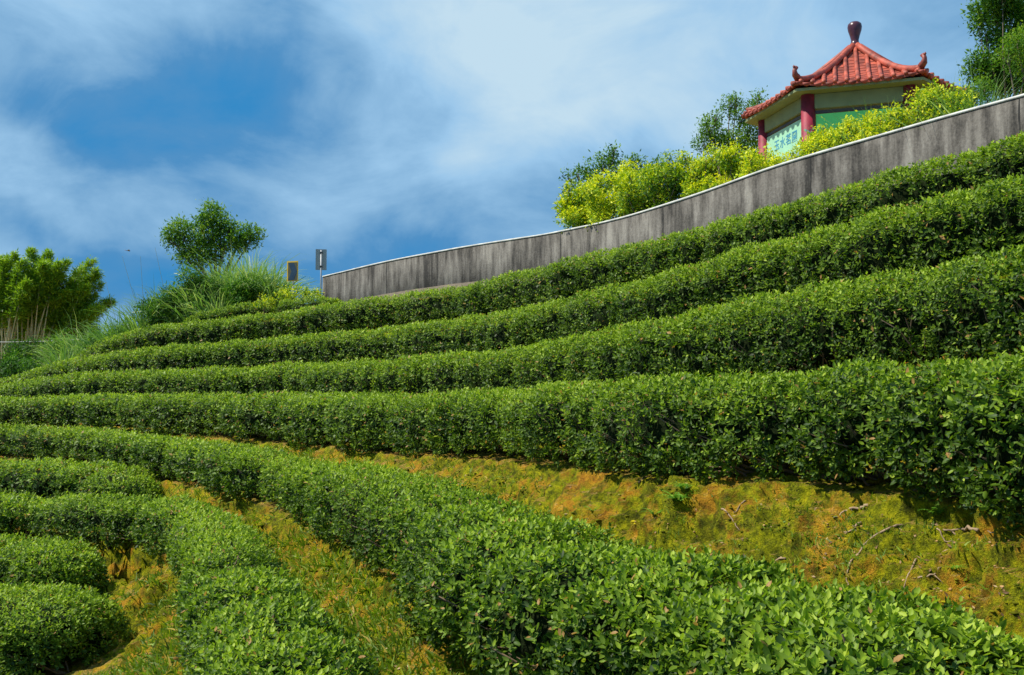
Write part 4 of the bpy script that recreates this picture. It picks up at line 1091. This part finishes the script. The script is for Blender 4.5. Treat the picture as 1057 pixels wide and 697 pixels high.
# table and bench posts inside are hidden by the shrubs; a back rail closes the view
# ------------------------------------------------------------------ light and sky
SUN_DIR = Vector((-.58, -.06, .80)).normalized()          # towards the sun: high, from the left
sun_d = bpy.data.lights.new('sun', 'SUN'); sun_d.energy = 4.0; sun_d.angle = R(1.2); sun_d.color = (1, .94, .82)
sun = bpy.data.objects.new('sun', sun_d); C.objects.link(sun); sun.rotation_euler = SUN_DIR.to_track_quat('Z', 'Y').to_euler()
elev = math.asin(SUN_DIR.z); azim = math.atan2(SUN_DIR.x, SUN_DIR.y)
world = bpy.data.worlds.new('World'); scene.world = world; world.use_nodes = True
nt = world.node_tree; nt.nodes.clear(); L = nt.links.new
wo = nt.nodes.new('ShaderNodeOutputWorld'); bg = nt.nodes.new('ShaderNodeBackground')
sky = nt.nodes.new('ShaderNodeTexSky'); sky.sky_type = 'NISHITA'; sky.sun_disc = False
sky.sun_elevation = elev; sky.sun_rotation = azim; sky.air_density = 1.0; sky.dust_density = .6; sky.ozone_density = 3.0
tc = nt.nodes.new('ShaderNodeTexCoord')
vec = tc.outputs['Generated']
# cloud field on the dome of directions
mp = N(nt, 'ShaderNodeMapping'); mp.inputs['Scale'].default_value = (1.0, 1.0, 1.7); mp.inputs['Location'].default_value = (.35, .1, .15); L(vec, mp.inputs[0])
n1 = N(nt, 'ShaderNodeTexNoise', Scale=2.3, Detail=9.0, Roughness=.52, Distortion=.25); L(mp.outputs[0], n1.inputs['Vector'])
n2 = N(nt, 'ShaderNodeTexNoise', Scale=5.5, Detail=11.0, Roughness=.6, Distortion=.5); L(mp.outputs[0], n2.inputs['Vector'])
def lobe(px, py, sx, sz, amp):
    """a bank or a gap of cloud standing in one direction of the sky"""
    v = P(px, py, 1.0); v = v / np.linalg.norm(v)
    sb = N(nt, 'ShaderNodeVectorMath', operation='SUBTRACT'); L(vec, sb.inputs[0]); sb.inputs[1].default_value = v.tolist()
    wv = N(nt, 'ShaderNodeVectorMath', operation='SCALE'); 
    ns = N(nt, 'ShaderNodeTexNoise', Scale=4.0, Detail=5.0); L(vec, ns.inputs['Vector'])
    s5 = N(nt, 'ShaderNodeVectorMath', operation='SUBTRACT'); L(ns.outputs['Color'], s5.inputs[0]); s5.inputs[1].default_value = (.5, .5, .5)
    L(s5.outputs[0], wv.inputs[0]); wv.inputs['Scale'].default_value = .22
    ad = N(nt, 'ShaderNodeVectorMath', operation='ADD'); L(sb.outputs[0], ad.inputs[0]); L(wv.outputs[0], ad.inputs[1])
    ml = N(nt, 'ShaderNodeVectorMath', operation='MULTIPLY'); L(ad.outputs[0], ml.inputs[0]); ml.inputs[1].default_value = (1 / sx, 1 / sx, 1 / sz)
    ln = N(nt, 'ShaderNodeVectorMath', operation='LENGTH'); L(ml.outputs[0], ln.inputs[0])
    mr = N(nt, 'ShaderNodeMapRange', interpolation_type='SMOOTHSTEP'); L(ln.outputs['Value'], mr.inputs[0])
    mr.inputs['From Min'].default_value = 0; mr.inputs['From Max'].default_value = 1.3; mr.inputs['To Min'].default_value = amp; mr.inputs['To Max'].default_value = 0
    return mr.outputs[0]
def add_all(outs):
    r = outs[0]
    for o_ in outs[1:]:
        a = N(nt, 'ShaderNodeMath', operation='ADD'); L(r, a.inputs[0]); L(o_, a.inputs[1]); r = a.outputs[0]
    return r
off = N(nt, 'ShaderNodeMath', operation='MULTIPLY_ADD'); L(n2.outputs['Fac'], off.inputs[0]); off.inputs[1].default_value = .55; off.inputs[2].default_value = -.265
cover = add_all([n1.outputs['Fac'], off.outputs[0], lobe(540, 60, .22, .12, .22), lobe(360, 205, .2, .07, .12), lobe(600, 150, .2, .08, .12), lobe(700, 40, .3, .16, .22), lobe(60, 200, .14, .05, .15),
                 lobe(90, 274, .16, .028, -.14), lobe(140, 195, .24, .07, -.06), lobe(100, 330, .3, .05, .10), lobe(200, 72, .24, .09, -.13), lobe(310, 65, .14, .07, -.13), lobe(30, 100, .12, .10, -.08), lobe(420, 258, .20, .05, -.07), lobe(850, 60, .22, .13, .10), lobe(665, 140, .05, .035, -.12), lobe(980, 70, .12, .1, -.10)])
blue = N(nt, 'ShaderNodeMix', data_type='RGBA', blend_type='MULTIPLY'); blue.inputs[0].default_value = 1; L(sky.outputs[0], blue.inputs[6]); blue.inputs[7].default_value = (.62, 1.0, 1.22, 1)
cl = ramp(nt, cover, [(.22, (.16, 1.22, 2.75)), (.38, (.40, 1.36, 2.7)), (.50, (.98, 2.0, 3.2)), (.64, (1.6, 2.75, 3.95)), (.86, (2.6, 3.5, 4.15))])
dens = ramp(nt, cover, [(.02, (0, 0, 0)), (.2, (1, 1, 1))])
mx = N(nt, 'ShaderNodeMix', data_type='RGBA'); L(dens, mx.inputs[0]); L(blue.outputs[2], mx.inputs[6]); L(cl, mx.inputs[7])
L(mx.outputs[2], bg.inputs[0]); bg.inputs[1].default_value = .145; L(bg.outputs[0], wo.inputs[0])

# ------------------------------------------------------------------ render settings
scene.view_settings.view_transform = 'Standard'; scene.view_settings.look = 'None'; scene.view_settings.gamma = 1; scene.view_settings.use_curve_mapping = False
scene.view_settings.exposure = 0.52
scene.render.engine = 'CYCLES'
scene.cycles.max_bounces = 6; scene.cycles.diffuse_bounces = 3; scene.cycles.transmission_bounces = 3; scene.cycles.glossy_bounces = 2
scene.cycles.use_denoising = True
